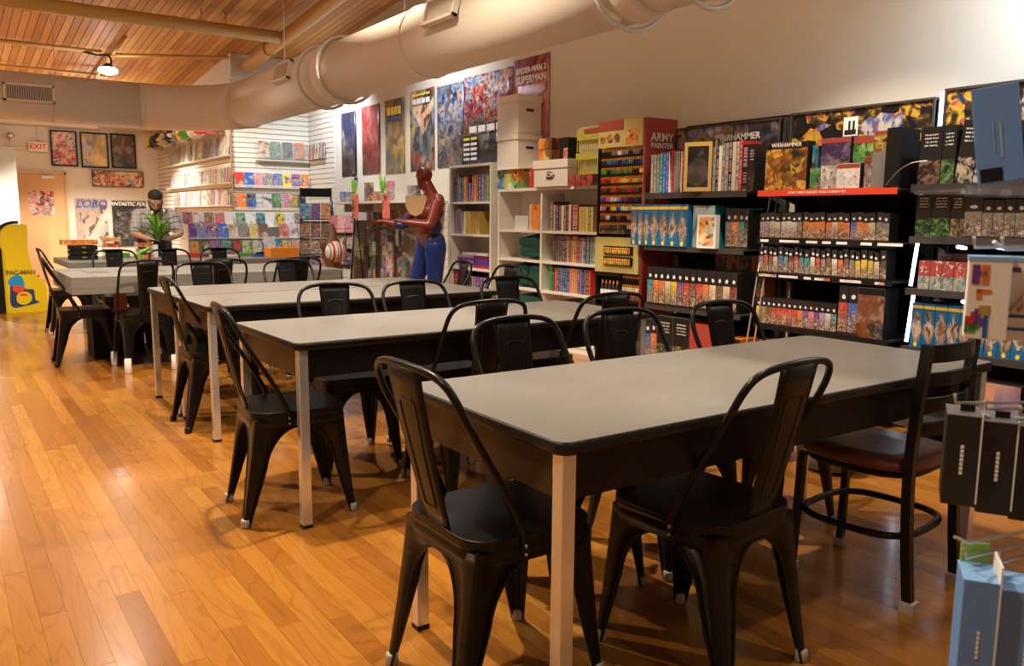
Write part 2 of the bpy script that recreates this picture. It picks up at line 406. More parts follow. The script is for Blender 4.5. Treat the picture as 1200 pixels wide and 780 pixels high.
def bluebox_mat():
    t = NT('blue_army_box_print'); inf = t.info(); gx, gy, gz = t.sep(t.gen)
    off = t.math('MULTIPLY', inf['Random'], 33.0)
    n0 = t.node('ShaderNodeVectorMath', operation='ADD'); t.put(n0.inputs[0], t.map(t.obj, (26, 26, 14))); t.put(n0.inputs[1], t.comb(off, off, off))
    n = t.noise(n0.outputs[0], 1.2, 3, .6, 1)
    fx = t.math('ABSOLUTE', t.math('SUBTRACT', gx, .5)); fz = t.math('ABSOLUTE', t.math('SUBTRACT', gz, .42))
    fig = t.math('LESS_THAN', t.math('ADD', t.math('ADD', t.math('MULTIPLY', fx, .6), fz), t.math('MULTIPLY', n, 1.1)), .92)
    art_ = t.ramp(n, [(.3, (.06,.04,.03)), (.45, (.28,.17,.1)), (.58, (.5,.45,.4)), (.7, (.65,.6,.5))])
    c = t.mix(t.math('MULTIPLY', n, .5), (.008, .10, .26, 1), (.02, .19, .38, 1))
    c = t.mix(fig, c, art_)
    c = t.mix(t.math('MULTIPLY', t.math('GREATER_THAN', gz, .88), t.math('LESS_THAN', gz, .95)), c, (.75, .5, .06, 1))
    d2 = t.math('ADD', t.math('POWER', t.math('SUBTRACT', gx, .5), 2.0), t.math('POWER', t.math('MULTIPLY', t.math('SUBTRACT', gz, .07), 3.0), 2.0))
    c = t.mix(t.math('LESS_THAN', d2, .025), c, (.85, .6, .03, 1))
    return t.out(c, .3, 0, Coat_Weight=.3)
M['bluebox'] = bluebox_mat()
def spine_mat(name='book_spine_print', w_=.5):
    t = NT(name); inf = t.info(); gx, gy, gz = t.sep(t.gen)
    off = t.math('MULTIPLY', inf['Random'], 77.0)
    n = t.noise(t.comb(off, off, t.math('MULTIPLY', gz, 9.0)), 1.6, 3, .6)
    band = t.ramp(n, [(.42, (0,0,0)), (.45, (1,1,1)), (.55, (1,1,1)), (.58, (0,0,0))])
    rnd = t.node('ShaderNodeTexWhiteNoise', noise_dimensions='1D'); t.put(rnd.inputs['W'], off)
    c2 = t.mix(.5, rnd.outputs['Color'], (.7, .65, .5, 1))
    inside = t.math('LESS_THAN', t.math('ABSOLUTE', t.math('SUBTRACT', gx, .5)), .3)
    c = t.mix(t.math('MULTIPLY', t.math('MULTIPLY', band, inside), w_), inf['Color'], c2)
    return t.out(c, .4)
M['spine'] = spine_mat()
def tinted(name, rough=.4, var=.1, **kw):
    t = NT(name); inf = t.info(); n = t.noise(t.obj, 14, 3)
    return t.out(t.mix(t.math('MULTIPLY', n, var*4), inf['Color'], t.mix(.5, inf['Color'], (.02, .02, .02, 1))), rough, 0, **kw)
M['tint'] = tinted('plain_coloured_card'); M['tintgloss'] = tinted('coloured_gloss_plastic', .2)
def darkbox_mat():
    t = NT('dark_game_box_print'); inf = t.info(); gx, gy, gz = t.sep(t.gen)
    off = t.math('MULTIPLY', inf['Random'], 91.0)
    n0 = t.node('ShaderNodeVectorMath', operation='ADD'); t.put(n0.inputs[0], t.map(t.obj, (14, 14, 14))); t.put(n0.inputs[1], t.comb(off, off, off))
    n = t.noise(n0.outputs[0], 1.6, 3, .6, 1.5)
    c = t.ramp(n, [(.35, (.012,.012,.012)), (.5, (.05,.04,.035)), (.66, (.3,.22,.17))])
    low = t.math('LESS_THAN', gz, .42)
    c = t.mix(t.math('MULTIPLY', low, t.ramp(n, [(.4, (0,0,0)), (.6, (1,1,1))])), (.014, .013, .013, 1), t.mix(.5, c, inf['Color']))
    # thin lines of small print
    st = t.math('GREATER_THAN', t.math('FRACT', t.math('MULTIPLY', gz, 16.0)), .55)
    wz = t.math('MULTIPLY', t.math('GREATER_THAN', gz, .66), t.math('LESS_THAN', gz, .88))
    wx = t.math('LESS_THAN', t.math('ABSOLUTE', t.math('SUBTRACT', gx, .5)), .3)
    ln = t.math('GREATER_THAN', t.noise(t.map(t.obj, (160, 160, 60)), 1, 0), .45)
    c = t.mix(t.math('MULTIPLY', t.math('MULTIPLY', t.math('MULTIPLY', st, wz), wx), ln), c, (.5, .48, .45, 1))
    return t.out(c, .35)
M['darkbox'] = darkbox_mat()
def plaid():
    t = NT('grey_plaid_shirt'); x, y, z = t.sep(t.pos)
    a = t.math('GREATER_THAN', t.math('FRACT', t.math('MULTIPLY', x, 22.0)), .8); b = t.math('GREATER_THAN', t.math('FRACT', t.math('MULTIPLY', z, 22.0)), .8)
    s_ = t.math('MULTIPLY', t.math('ADD', a, b), .5)
    return t.out(t.mix(s_, (.42, .40, .41, 1), (.20, .18, .19, 1)), .85)
M['plaid'] = plaid()

# ------------------------------------------------------------------ the setting
XW, YB, YN, XL = 5.0, 17.5, -2.5, -4.5          # right wall, far wall, near wall, left wall
YF, XB = 12.6, 3.78                             # slatwall block: front face and side face
def ceil_z(y): return 3.62 + .09*(12.6-y)
def struct(name, mb, mat, parent=None, **kw):
    o = mb.build(name, mat, parent, **kw)
    if not parent: o['kind'] = 'structure'
    return o
floor = struct('floor', MB().box(XL, XW+.1, YN, YB+.1, -.08, -.012), plain('floor_underlay', (.04, .015, .005), .8))
def tone_mesh(me, tones):
    at = me.attributes.new('tone', 'FLOAT', 'FACE'); at.data.foreach_set('value', tones)
def visible(x, y):
    d = Vector((x, y, 0)) - Vector((0, 0, 1.22)); z = d.dot(fwd)
    if z < .4: return False
    px = 600+948.8*d.dot(r2)/z; py = 390-948.8*d.dot(u2)/z
    return -60 < px < 1260 and py < 880
PW = .072
planks = []
rr = random.Random(3)
x = XL
while x < XW:
    y = YN - rr.random()*1.2
    while y < YB:
        L = rr.uniform(.45, 1.7); planks.append((x, x+PW, max(y, YN), min(y+L, YB), rr.random())); y += L
    x += PW
seen = [p for p in planks if any(visible((p[0]+p[1])/2, p[2]+(p[3]-p[2])*k/4) for k in range(5)) and p[2] < YB-.3]
seen.sort(key=lambda p: ((p[0]+p[1])/2)**2 + (max(0, (p[2]+p[3])/2))**2)
single = set(id(p) for p in seen[:296])
g = .00035
rest = MB(); rt_ = []
for p in planks:
    if p[3]-p[2] < .02: continue
    h = -.0006*rr.random()
    if id(p) in single:
        m = MB().box(p[0]+g, p[1]-g, p[2]+g, p[3]-g, -.012, h); me = m.mesh('plank'); tone_mesh(me, [p[4]]*6)
        link('plank', me, M['floor'], floor)
    else:
        rest.box(p[0]+g, p[1]-g, p[2]+g, p[3]-g, -.012, h); rt_ += [p[4]]*6
me = rest.mesh('plank'); tone_mesh(me, rt_); o = link('plank', me, M['floor'], floor); o['kind'] = 'stuff'

# ceiling: a backing slab and its pine boards, rising gently towards the camera
def ceil_box(mb, x0, x1, y0, y1, dz0, dz1):
    z0, z1 = ceil_z(y0), ceil_z(y1)
    vs = [(x0,y0,z0+dz0),(x1,y0,z0+dz0),(x1,y1,z1+dz0),(x0,y1,z1+dz0),(x0,y0,z0+dz1),(x1,y0,z0+dz1),(x1,y1,z1+dz1),(x0,y1,z1+dz1)]
    mb.add(vs, [(0,3,2,1),(4,5,6,7),(0,1,5,4),(1,2,6,5),(2,3,7,6),(3,0,4,7)])
m = MB(); ceil_box(m, XL, XW+.1, YN, YB+.1, .02, .1); ceiling = struct('ceiling', m, plain('ceiling_backing', (.08, .03, .01), .8))
m = MB(); tn = []; x = XL
while x < XW:
    y = YN
    while y < YB:
        L = rr.uniform(1.2, 4.5); ceil_box(m, x+.004, x+.091, y+.002, min(y+L, YB)-.002, 0, .02); tn += [rr.random()]*6; y += L
    x += .095
me = m.mesh('board'); tone_mesh(me, tn); o = link('board', me, M['ceiling'], ceiling); o['kind'] = 'stuff'

struct('wall_right', MB().box(XW, XW+.12, YN, YB, 0, 5.2), M['wall'])
struct('wall_back', MB().box(XL, XW, YB, YB+.12, 0, 4), M['wall'])
struct('wall_left', MB().box(XL-.12, XL, YN, YB, 0, 5.2), M['wall'])
struct('wall_near', MB().box(XL, XW, YN-.12, YN, 0, 5.2), M['wall'])
wb = struct('wall_slat', MB().box(XB+.03, XW-.001, YF+.03, YB-.001, 0, ceil_z(YF)-.01), M['wall'])
# slats: front of the block, its side, and the stretch of the right wall beside it
sl = None
def slat_row(n, maker):
    first = None
    for k in range(n):
        z = .30+.075*k
        if first is None: first = maker().build('slat', M['slatm'], wb); first.location.z = z
        else:
            c = first.copy(); C.objects.link(c); c.location.z = z; c.parent = wb
slat_row(40, lambda: MB().box(XB+.0, XW-.022, YF-.004, YF+.034, 0, .064))
slat_row(32, lambda: MB().box(XB-.012, XB+.034, YF-.004, YB-.002, 0, .064))
wr = bpy.data.objects['wall_right']
first = None
for k in range(40):
    z = .30+.075*k
    if first is None: first = MB().box(XW-.02, XW+.002, 11.62, YF-.006, 0, .064).build('slat', M['slatm'], wr); first.location.z = z
    else: c = first.copy(); C.objects.link(c); c.location.z = z; c.parent = wr
# tan corner strip at the block edge, pale soffit beam and shallow bulkhead at the top of the far wall
struct('trim_1', MB().box(XB-.03, XB-.013, YF-.02, YF+.02, .3, 2.98), plain('wood_corner_strip', (.35, .17, .07), .5))
struct('trim_2', MB().box(XL, 2.7, YB-.25, YB-.001, 2.82, 3.2), M['wall'])
struct('trim_3', MB().box(2.7, 3.77, YB-1.7, YB-.001, 2.86, 3.12), M['wall'])
# pale partition end at the far left
struct('wall_partition', MB().box(.6, 1.24, 16.2, 16.35, 0, 2.3), plain('pale_partition', (.44, .48, .45), .5))
# tan door with closer, notices and frame
d = thing('door_1', None, None, kind='structure')
dx0, dx1 = 1.335, 2.09
MB().box(dx0, dx1, YB-.05, YB-.001, 0, 1.955).build('leaf', M['door'], d)
fr = MB(); fr.box(dx0-.04, dx0, YB-.07, YB-.001, 0, 1.99); fr.box(dx1, dx1+.04, YB-.07, YB-.001, 0, 1.99); fr.box(dx0-.04, dx1+.04, YB-.07, YB-.001, 1.957, 1.995)
fr.build('door_frame', plain('door_frame', (.55, .36, .2), .5), d)
MB().box(1.72, 1.92, YB-.11, YB-.051, 1.87, 1.92).build('door_closer', M['white'], d)
tag(MB().box(1.49, 1.90, YB-.056, YB-.0505, 1.20, 1.64, 0).build('notice_sheet', A['b_mixed']), 'sheet of small colour pictures taped on the tan door', 'poster')

def sign(txt, w_, h_, loc, mat, tmat, label, size):
    t = thing('exit_sign', label, 'sign', loc)
    MB().box(-w_/2, w_/2, -.035, .035, -h_/2, h_/2).build('sign_box', mat, t, bevel=.006)
    text_obj(txt, size, tmat, t, (0, -.038, 0), bold=.004); return t
t = sign('EXIT', .30, .17, (1.70, YB-.06, 2.44), M['white'], M['letter_red'], 'white exit sign with red letters above the tan door', .13)
MB().tube([(0, 0, .085), (0, 0, .42)], .008, 6).build('rod', M['steel'], t)
t = thing('emergency_light', 'small round emergency lamp on a wall conduit left of the exit sign', 'lamp', (1.27, YB-.1, 2.62))
MB().ball((0, 0, 0), (.07, .07, .055)).build('lamp_head', M['steel'], t); MB().tube([(-.6, .05, -.22), (.3, .05, -.22)], .013, 6).build('conduit', M['white'], t)
MB().tube([(0, .05, -.22), (0, .05, -.04)], .01, 6).build('bracket', M['steel'], t)

def framed(name, x0, x1, z0, z1, Y, mat, col, label, cat='poster', fw=.03, frame=True, title=None, tcol='letter_white', tz=.9, tsize=.1, parts=None):
    t = thing(name, label, cat, ((x0+x1)/2, Y, (z0+z1)/2)); a, b = (x1-x0)/2, (z1-z0)/2
    p = MB().box(-a+.001, a-.001, -.008, .0, -b+.001, b-.001).build('print', mat, t); p.color = (*col, 1)
    if frame:
        f = MB()
        f.box(-a, a, -.025, 0, b-fw, b); f.box(-a, a, -.025, 0, -b, -b+fw); f.box(-a, -a+fw, -.025, 0, -b+fw, b-fw); f.box(a-fw, a, -.025, 0, -b+fw, b-fw)
        f.build('frame', M['black'], t)
    if title: text_obj(title, tsize, M[tcol], t, (0, -.011, b*(2*tz-1)), bold=.003, shear=.25)
    return t
framed('framed_poster', 1.905, 2.35, 2.11, 2.765, YB-.03, A['b_mixed'], COL['orange'], 'black framed multicoloured poster, leftmost of the three above the door side')
framed('framed_poster', 2.40, 2.88, 2.10, 2.76, YB-.03, A['p_cool'], COL['yellow'], 'black framed blue and yellow poster, middle of the three framed ones')
framed('framed_poster', 2.92, 3.365, 2.11, 2.765, YB-.03, A['p_dark'], COL['brown'], 'black framed dark brown poster, rightmost of the three framed ones')
framed('framed_poster', 2.565, 3.475, 1.75, 2.06, YB-.03, A['b_mixed'], COL['yellow'], 'long low poster of bright red, green and blue on yellow, below the framed three', fw=.012)
framed('wall_poster', 2.25, 2.80, .62, 1.52, YB-.012, A['p_pale'], COL['brown'], 'white poster with blue title and brown picture on the far wall', frame=False, title='LOBO', tcol='letter_blue', tz=.88, tsize=.2)
framed('wall_poster', 2.88, 3.50, .60, 1.49, YB-.012, A['b_dark'], COL['black'], 'black poster with white title behind the person at the far wall', frame=False, title='FANTASTIC FOUR', tcol='letter_white', tz=.93, tsize=.095)

# posters on the right wall above the shelves
def wall_poster(y0, y1, z0, z1, mat, col, label, title=None, tcol='letter_white', tz=.9, ts=.09, extra=None):
    t = thing('wall_poster', label, 'poster', (XW-.002, (y0+y1)/2, (z0+z1)/2), -PI/2); a, b = abs(y1-y0)/2, (z1-z0)/2
    n = 8; vs = []; fs = []
    for k in range(n+1):       # a sheet with a slight curl at the edges
        u = -1+2*k/n; dy = -.004-.010*u**4
        vs += [(a*u, dy, -b), (a*u, dy, b)]
    for k in range(n): fs.append((2*k, 2*k+2, 2*k+3, 2*k+1))
    p = MB().add(vs, fs, 0, True).build('sheet', mat, t); p.color = (*col, 1)
    so = p.modifiers.new('solid', 'SOLIDIFY'); so.thickness = .0012
    for k, (tx, sz, mt, zz) in enumerate([(title, ts, tcol, tz)]*(title is not None) + (extra or [])):
        if tx in ('bar', 'col'):
            mb = MB(); n_ = 4 if tx == 'bar' else 2; w_ = a*1.5 if tx == 'bar' else a*.8; x0 = -a*.75 if tx == 'bar' else -a*.9
            for q in range(n_):
                xa = x0+w_*q/n_; mb.box(xa, xa+w_/n_*.82, -.019, -.017, b*(2*zz-1)-sz/2, b*(2*zz-1)+sz/2)
            mb.build('title_block', M[mt], t)
        else: text_obj(tx, sz, M[mt], t, (0, -.018, b*(2*zz-1)), bold=.002)
    return t
wall_poster(11.34, 10.85, 1.80, 2.70, A['p_dark'], COL['navy'], 'dark blue poster with yellow emblem, nearest the slatwall corner')
wall_poster(10.64, 10.10, 1.80, 2.72, A['p_dark'], COL['red'], 'black and grey poster with a streak of red, second from the slatwall')
wall_poster(9.92, 9.39, 1.78, 2.73, A['p_gold'], COL['grey'], 'grey poster with yellow title on a blue patch, third from the slatwall', extra=[('bar', .10, 'letter_yellow', .84), ('bar', .05, 'letter_blue', .74)])
wall_poster(9.23, 8.64, 1.79, 2.76, A['p_mixed'], COL['black'], 'red, green and black poster with white title blocks, fourth from the slatwall', None, extra=[('bar', .06, 'letter_white', .86), ('bar', .025, 'letter_yellow', .94)])
wall_poster(8.56, 7.97, 1.80, 2.74, A['b_cool'], COL['gold'], 'blue and yellow swirled poster, fifth from the slatwall')
wall_poster(7.955, 7.02, 2.13, 2.765, A['b_mixed'], COL['purple'], 'wide purple bordered poster crowded with tiny coloured shapes', None, extra=[('bar', .07, 'letter_white', .09)])
wall_poster(8.0, 7.25, 1.78, 2.14, A['p_dark'], COL['black'], 'black price poster with white lettering, right above the tall bookcase', None, extra=[('col', .028, 'letter_yellow', .86), ('col', .028, 'letter_white', .70), ('col', .028, 'letter_white', .55), ('col', .028, 'letter_white', .40), ('col', .028, 'letter_white', .25)])
wall_poster(7.00, 6.41, 1.78, 2.81, A['p_cool'], COL['red'], 'teal and red poster with white title, behind the stacked white cartons', 'SPIDER-MAN 2', 'letter_white', .88, .078, extra=[('SUPERMAN', .10, 'letter_white', .79)])

# round duct: crosses the room, turns and runs along the poster wall
t = thing('air_duct', 'fat cream round air duct crossing the room and turning along the wall', 'duct', (0, 0, 0))
DZ, DR, DX, DY = 2.545, .272, 3.2, 11.0
def ring(p, ax, r, wd=.03): 
    pts = []
    for k in range(24):
        a = 2*PI*k/24
        pts.append((p[0], p[1]+r*math.cos(a), p[2]+r*math.sin(a)) if ax == 'x' else (p[0]+r*math.cos(a), p[1], p[2]+r*math.sin(a)))
    return MB().tube(pts, wd*.5, 6, closed=True)
MB().tube([(XL+.02, DY, DZ), (2.2, DY, DZ)], DR, 32).build('duct_pipe', M['duct'], t)
MB().tube([(DX, 10.0, DZ), (DX, 7.35, DZ)], DR, 32).build('duct_pipe', M['duct'], t)
MB().tube([(DX, 7.15, DZ), (DX, 3.35, DZ)], DR-.01, 32).build('duct_pipe', M['duct'], t)
MB().tube([(DX, 3.2, DZ), (DX, -1.5, DZ+.0)], DR-.03, 32).build('duct_pipe', M['duct'], t)
el = MB(); n = 5
pts = [(2.2, DY, DZ)] + [(2.2+1.0*math.sin(R(90*k/n)), 10.0+1.0*math.cos(R(90*k/n)), DZ) for k in range(1, n)] + [(DX, 10.0, DZ)]
el.tube(pts, DR+.004, 32); el.build('elbow', M['duct'], t)
el = MB(); el.tube([(DX, 7.35, DZ), (DX, 7.3, DZ), (DX, 7.15, DZ)], [DR, DR+.015, DR-.005], 32); el.build('reducer', M['duct'], t)
el = MB(); el.tube([(DX, 3.35, DZ), (DX, 3.2, DZ)], [DR, DR-.02], 32); el.build('reducer', M['duct'], t)
FLG = plain('pale_flange_paint', (.70, .70, .66), .4)
for (p, ax, r) in [((1.25, DY, DZ), 'x', DR+.004), ((2.2, DY, DZ), 'x', DR+.008), ((DX, 10.0, DZ), 'y', DR+.008), ((DX, 7.62, DZ), 'y', DR+.02), ((DX, 7.12, DZ), 'y', DR+.022), ((DX, 5.6, DZ), 'y', DR-.006), ((DX, 3.4, DZ), 'y', DR+.03), ((DX, 2.85, DZ), 'y', DR+.02)]:
    ring(p, ax, r, .03 if r > DR+.01 else .012).build('flange', FLG, t)
def grille(parent, loc, rotz, w_, h_, tilt=0):
    f = MB(); f.box(-w_/2, w_/2, -.02, .02, h_/2-.02, h_/2); f.box(-w_/2, w_/2, -.02, .02, -h_/2, -h_/2+.02); f.box(-w_/2, -w_/2+.025, -.02, .02, -h_/2, h_/2); f.box(w_/2-.025, w_/2, -.02, .02, -h_/2, h_/2)
    o = f.build('grille', M['duct'], parent, loc); o.rotation_euler = (tilt, 0, rotz)
    b = MB().box(-w_/2+.02, w_/2-.02, .0, .015, -h_/2+.02, h_/2-.02).build('grille_back', plain('grille_dark', (.12, .10, .08), .6), o)
    v = MB(); n = int(w_/.016)
    for k in range(1, n): xx = -w_/2+w_*k/n; v.box(xx-.0025, xx+.0025, -.012, 0, -h_/2+.02, h_/2-.02)
    v.build('vanes', M['duct'], o)
    return o
grille(t, (1.0, DY-(DR+.014), DZ+.01), 0, .50, .19)
for y_, a_ in ((8.03, 16), (4.96, 16)): grille(t, (DX-(DR+.016)*math.cos(R(a_)), y_, DZ+(DR+.016)*math.sin(R(a_))), -PI/2, .42, .19, R(-a_))
for x_, y_ in ((-1, DY), (1.3, DY), (DX, 8.7), (DX, 6.0), (DX, 2.2)):
    MB().tube([(x_, y_, DZ+DR), (x_, y_, ceil_z(y_))], .004, 5).build('hanger_rod', M['steel'], t)
# ochre pipes under the ceiling
t = thing('ceiling_pipe', 'thick ochre pipe running away under the ceiling towards the slatwall', 'pipe')
MB().tube([(4.02, -1, ceil_z(-1)-.2), (4.02, 12.55, ceil_z(12.55)-.2)], .09, 16).build('pipe_run', M['pipe'], t)
for y_ in (6, 8.6, 11.5): ring((4.02, y_, ceil_z(y_)-.2), 'y', .098, .02).build('coupling', M['pipe'], t)
t = thing('ceiling_pipe', 'thick ochre pipe crossing the ceiling from the left edge of the photo', 'pipe')
MB().tube([(XL+.02, 10.9, 3.56), (3.93, 10.9, 3.56)], .08, 16).build('pipe_run', M['pipe'], t)
for x_ in (2.95, 3.25): MB().tube([(x_, 10.9, 3.6), (x_, 10.9, ceil_z(10.9))], .012, 8).build('hanger_rod', M['pipe'], t)
def thinpipe(pts, r, label):
    o = MB().tube(pts, r, 8).build('sprinkler_pipe', M['pipe']); tag(o, label, 'pipe'); return o
thinpipe([(XL+.02, 13.1, 3.50), (2.15, 13.1, 3.50)], .03, 'thin ochre pipe crossing below the boards left of the hanging lamp, nearer one')
thinpipe([(2.2, 13.1, 3.47), (3.75, 12.5, 3.52)], .028, 'thin ochre pipe slanting right from the pipe junction to the slatwall')
thinpipe([(XL+.02, 14.4, 3.38), (2.5, 14.4, 3.38)], .022, 'thin ochre pipe crossing the ceiling above the far end of the duct')
thinpipe([(XL+.02, 16.0, 3.22), (3.7, 16.0, 3.22)], .045, 'ochre pipe just above the duct at the far end of the ceiling')
thinpipe([(2.3, 12.2, 3.58), (2.27, 16.0, 3.22)], .028, 'short ochre branch pipe running away from camera between two crossing pipes')
t = thing('hanging_lamp', 'small glowing lamp on a bent arm under the boards at upper left', 'lamp', (2.21, 13.05, 3.247))
MB().tube(smooth_path([(-.30, .05, .23), (-.12, 0, .20), (.0, 0, .21), (.05, 0, .15), (.03, 0, .05)]), .014, 8).build('lamp_arm', M['blackmatt'], t)
MB().lathe([(.02, .1), (.05, .08), (.08, .045), (.085, .04)], 16).build('lamp_shade', M['blackmatt'], t)
MB().ball((0, 0, .0), (.13, .09, .06)).build('light_bulb', M['bulb'], t)

# ------------------------------------------------------------------ steel caf\u00e9 chairs
def build_leg(sx, sy, kind):
    # a pressed-steel corner leg: wide angle section under the seat, flowing into the arch, tapering to the foot
    fx, fy = (.195, .215) if sy > 0 else (.185, -.245)
    zs = [.425, .395, .388, .386, .382, .374, .362, .345, .322, .295, .262, .23, .17, .10, .05, .0]
    vs = []; fs = []; n = 7; e1 = []; e2 = []
    H = .425
    for z in zs:
        t = (H-z)/H; k = t**1.15
        cx = sx*(.178+(abs(fx)-.178)*k); cy_ = (.178+(fy-.178)*k) if sy > 0 else (-.185+(fy+.185)*k)
        lo = .024+.040*(z/.23 if z < .23 else 1)
        if z >= .388: a = .177
        elif z > .23: a = .177-(.177-lo)*math.sqrt(max(0, 1-((z-.23)/.158)**2))
        else: a = lo
        r = min(.03, a*.6)*(1-.3*t)
        prof = [(cx-sx*a, cy_), (cx-sx*r, cy_), (cx-sx*r*.4, cy_-sy*r*.08), (cx-sx*r*.12, cy_-sy*r*.12), (cx-sx*r*.08, cy_-sy*r*.4), (cx, cy_-sy*r), (cx, cy_-sy*a)]
        th = .007
        inner = [(cx-sx*a, cy_-sy*th), (cx-sx*(r+th), cy_-sy*th), (cx-sx*(th+r*.5), cy_-sy*(th+r*.1)), (cx-sx*(th+r*.2), cy_-sy*(th+r*.2)), (cx-sx*(th+r*.1), cy_-sy*(th+r*.5)), (cx-sx*th, cy_-sy*(r+th)), (cx-sx*th, cy_-sy*a)]
        vs += [(p[0], p[1], z) for p in prof+inner[::-1]]
        if z < .3875: e1.append((prof[0][0], prof[0][1]-sy*.002, z)); e2.append((prof[-1][0]-sx*.002, prof[-1][1], z))
    n2 = 14
    for j in range(len(zs)-1):
        for k in range(n2): fs.append((j*n2+k, j*n2+(k+1) % n2, (j+1)*n2+(k+1) % n2, (j+1)*n2+k))
    fs.append(tuple(range(n2))); fs.append(tuple(range((len(zs)-1)*n2, len(zs)*n2))[::-1])
    mb = MB().add(vs, fs, 0, True); mb.tube(e1, .0042, 6); mb.tube(e2, .0042, 6); return mb
def splat_mesh():
    mb = MB(); rows = 10; cols = 6; vs = []
    def P(u, v):      # v 0 bottom .. 1 top ; gentle backward curve
        wd = .057+.024*v; z = .447+.422*v; y = -.186-.022*math.sin(v*PI*.5)-.076*v-.005*(1-(2*u-1)**2)
        return (wd*(2*u-1), y, z)
    th = .006
    for s_ in (0, 1):
        for j in range(rows+1):
            for i in range(cols+1):
                p = P(i/cols, j/rows); vs.append((p[0], p[1]+(th if s_ else 0), p[2]))
    N = (rows+1)*(cols+1); fs = []
    for j in range(rows):
        for i in range(cols):
            a = j*(cols+1)+i; fs.append((a, a+1, a+cols+2, a+cols+1)); fs.append((N+a+1, N+a, N+a+cols+1, N+a+cols+2))
    for j in range(rows):
        a = j*(cols+1); fs.append((a+cols+1, N+a+cols+1, N+a, a)); a += cols; fs.append((a, N+a, N+a+cols+1, a+cols+1))
    for i in range(cols): fs.append((i, N+i, N+i+1, i+1)); a = rows*(cols+1)+i; fs.append((a+1, N+a+1, N+a, a))
    mb.add(vs, fs, 0, True)
    loop = []
    for (u, v) in [(.28, .18), (.28, .45), (.25, .74), (.30, .80), (.5, .81), (.70, .80), (.75, .74), (.72, .45), (.72, .18), (.66, .14), (.5, .135), (.34, .14)]:
        p = P(u, v); loop.append((p[0], p[1]+th/2, p[2]))
    lp = smooth_path(loop, 4, True)
    emb = MB().tube(lp, .0062, 6, closed=True)
    return mb, emb
def make_chair():
    t = thing('metal_chair', 'dark steel chair', 'chair')
    # seat pan with four drain holes
    cu = bpy.data.curves.new('seat', 'CURVE'); cu.dimensions = '2D'; cu.fill_mode = 'BOTH'
    def poly(pts):
        s_ = cu.splines.new('POLY'); s_.points.add(len(pts)-1); s_.use_cyclic_u = True
        for q, p in zip(s_.points, pts): q.co = (p[0], p[1], 0, 1)
    out = []
    for (cx, cy_, a0, r) in ((.125, .125, 0, .06), (-.125, .125, 90, .06), (-.105, -.11, 180, .08), (.105, -.11, 270, .08)):
        for k in range(8): a = R(a0+90*k/7); out.append((cx+r*math.cos(a), cy_+r*math.sin(a)))
    poly(out)
    for hx, hy in ((-.016, -.03), (.016, -.03), (-.016, .0), (.016, .0)):
        poly([(hx+.0042*math.cos(2*PI*k/8), hy+.0042*math.sin(2*PI*k/8)) for k in range(8)])
    cu.extrude = .004; cu.bevel_depth = .003
    tmp = bpy.data.objects.new('tmp', cu); C.objects.link(tmp)
    me = bpy.data.meshes.new_from_object(tmp.evaluated_get(bpy.context.evaluated_depsgraph_get())); bpy.data.objects.remove(tmp)
    for v in me.vertices: v.co.z += .447
    me.materials.clear(); link('seat', me, M['chair'], t)
    # rolled skirt under the seat
    def off(d): 
        res = []
        for (cx, cy_, a0, r) in ((.125, .125, 0, .06), (-.125, .125, 90, .06), (-.105, -.11, 180, .08), (.105, -.11, 270, .08)):
            for k in range(8): a = R(a0+90*k/7); res.append((cx+(r+d)*math.cos(a), cy_+(r+d)*math.sin(a)))
        return res
    vs = []; lv = [(0, .447), (.003, .440), (.003, .430), (-.002, .424), (.002, .418), (.002, .385), (-.006, .385), (-.006, .44)]
    for d_, z in lv: vs += [(a, b, z) for a, b in off(d_)]
    n = 32; fs = [(j*n+k, j*n+(k+1) % n, (j+1)*n+(k+1) % n, (j+1)*n+k) for j in range(len(lv)-1) for k in range(n)]
    MB().add(vs, fs, 0, True).build('seat_skirt', M['chair'], t)
    for sx in (-1, 1):
        for sy in (-1, 1):
            lg = build_leg(sx, sy, 0).build('leg', M['chair'], t)
            fx, fy = (.195, .215) if sy > 0 else (.185, -.245)
            x_, y_ = sx*(fx-.012), fy-sy*.012
            MB().lathe([(.015, 0), (.0185, .004), (.018, .028), (.016, .034)], 10).build('rubber_foot', M['foot'], lg, (x_, y_, 0))
    sp, emb = splat_mesh(); s_ = sp.build('splat', M['chair'], t); emb.build('embossing', M['chair'], s_)
    half = [(.191, -.050, .405), (.192, -.060, .47), (.196, -.120, .585), (.200, -.190, .700), (.199, -.226, .765), (.192, -.248, .812), (.173, -.262, .844), (.140, -.270, .861), (.09, -.276, .870), (.045, -.279, .873), (0, -.280, .874)]
    pts = half + [(-a, b, c) for a, b, c in half[:-1][::-1]]
    MB().tube(smooth_path(pts, 4), .0098, 10).build('back_hoop', M['chair'], t)
    for sx in (-1, 1):
        MB().tube([(sx*.165, .165, .39), (0, 0, .372), (-sx*.165, -.17, .39)], .011, 4, flat=.3).build('cross_brace', M['chair'], t)
        b = MB()
        for zz in (.408, .43): b.ball((sx*.203, -.054, zz), .005, 6, 0, 4)
        b.build('bolt', M['chrome_dull'], t)
    return t
used = []
ch0 = make_chair()
def chair(x, y, rot, label, group=None, foot=None):
    t = ch0 if not used else copy_tree(ch0); used.append(1)
    t.location = (x, y, 0); t.rotation_euler = (0, 0, rot); t['label'] = label
    t['group'] = group or 'dark steel chairs around the tables'
    if foot:
        for l in t.children:
            for f in l.children:
                if f.name.startswith('rubber_foot'):
                    if foot == 'black':
                        f.data = f.data.copy(); f.data.materials[0] = M['black']
                    else:
                        f.data = MB().lathe([(.024, 0), (.027, .005), (.026, .11), (.02, .115)], 8).mesh('sock'); f.data.materials.append(M['sock']); f.name = 'foot_sock'
    return t
E_, N_, S_, W_ = -PI/2, 0, PI, PI/2
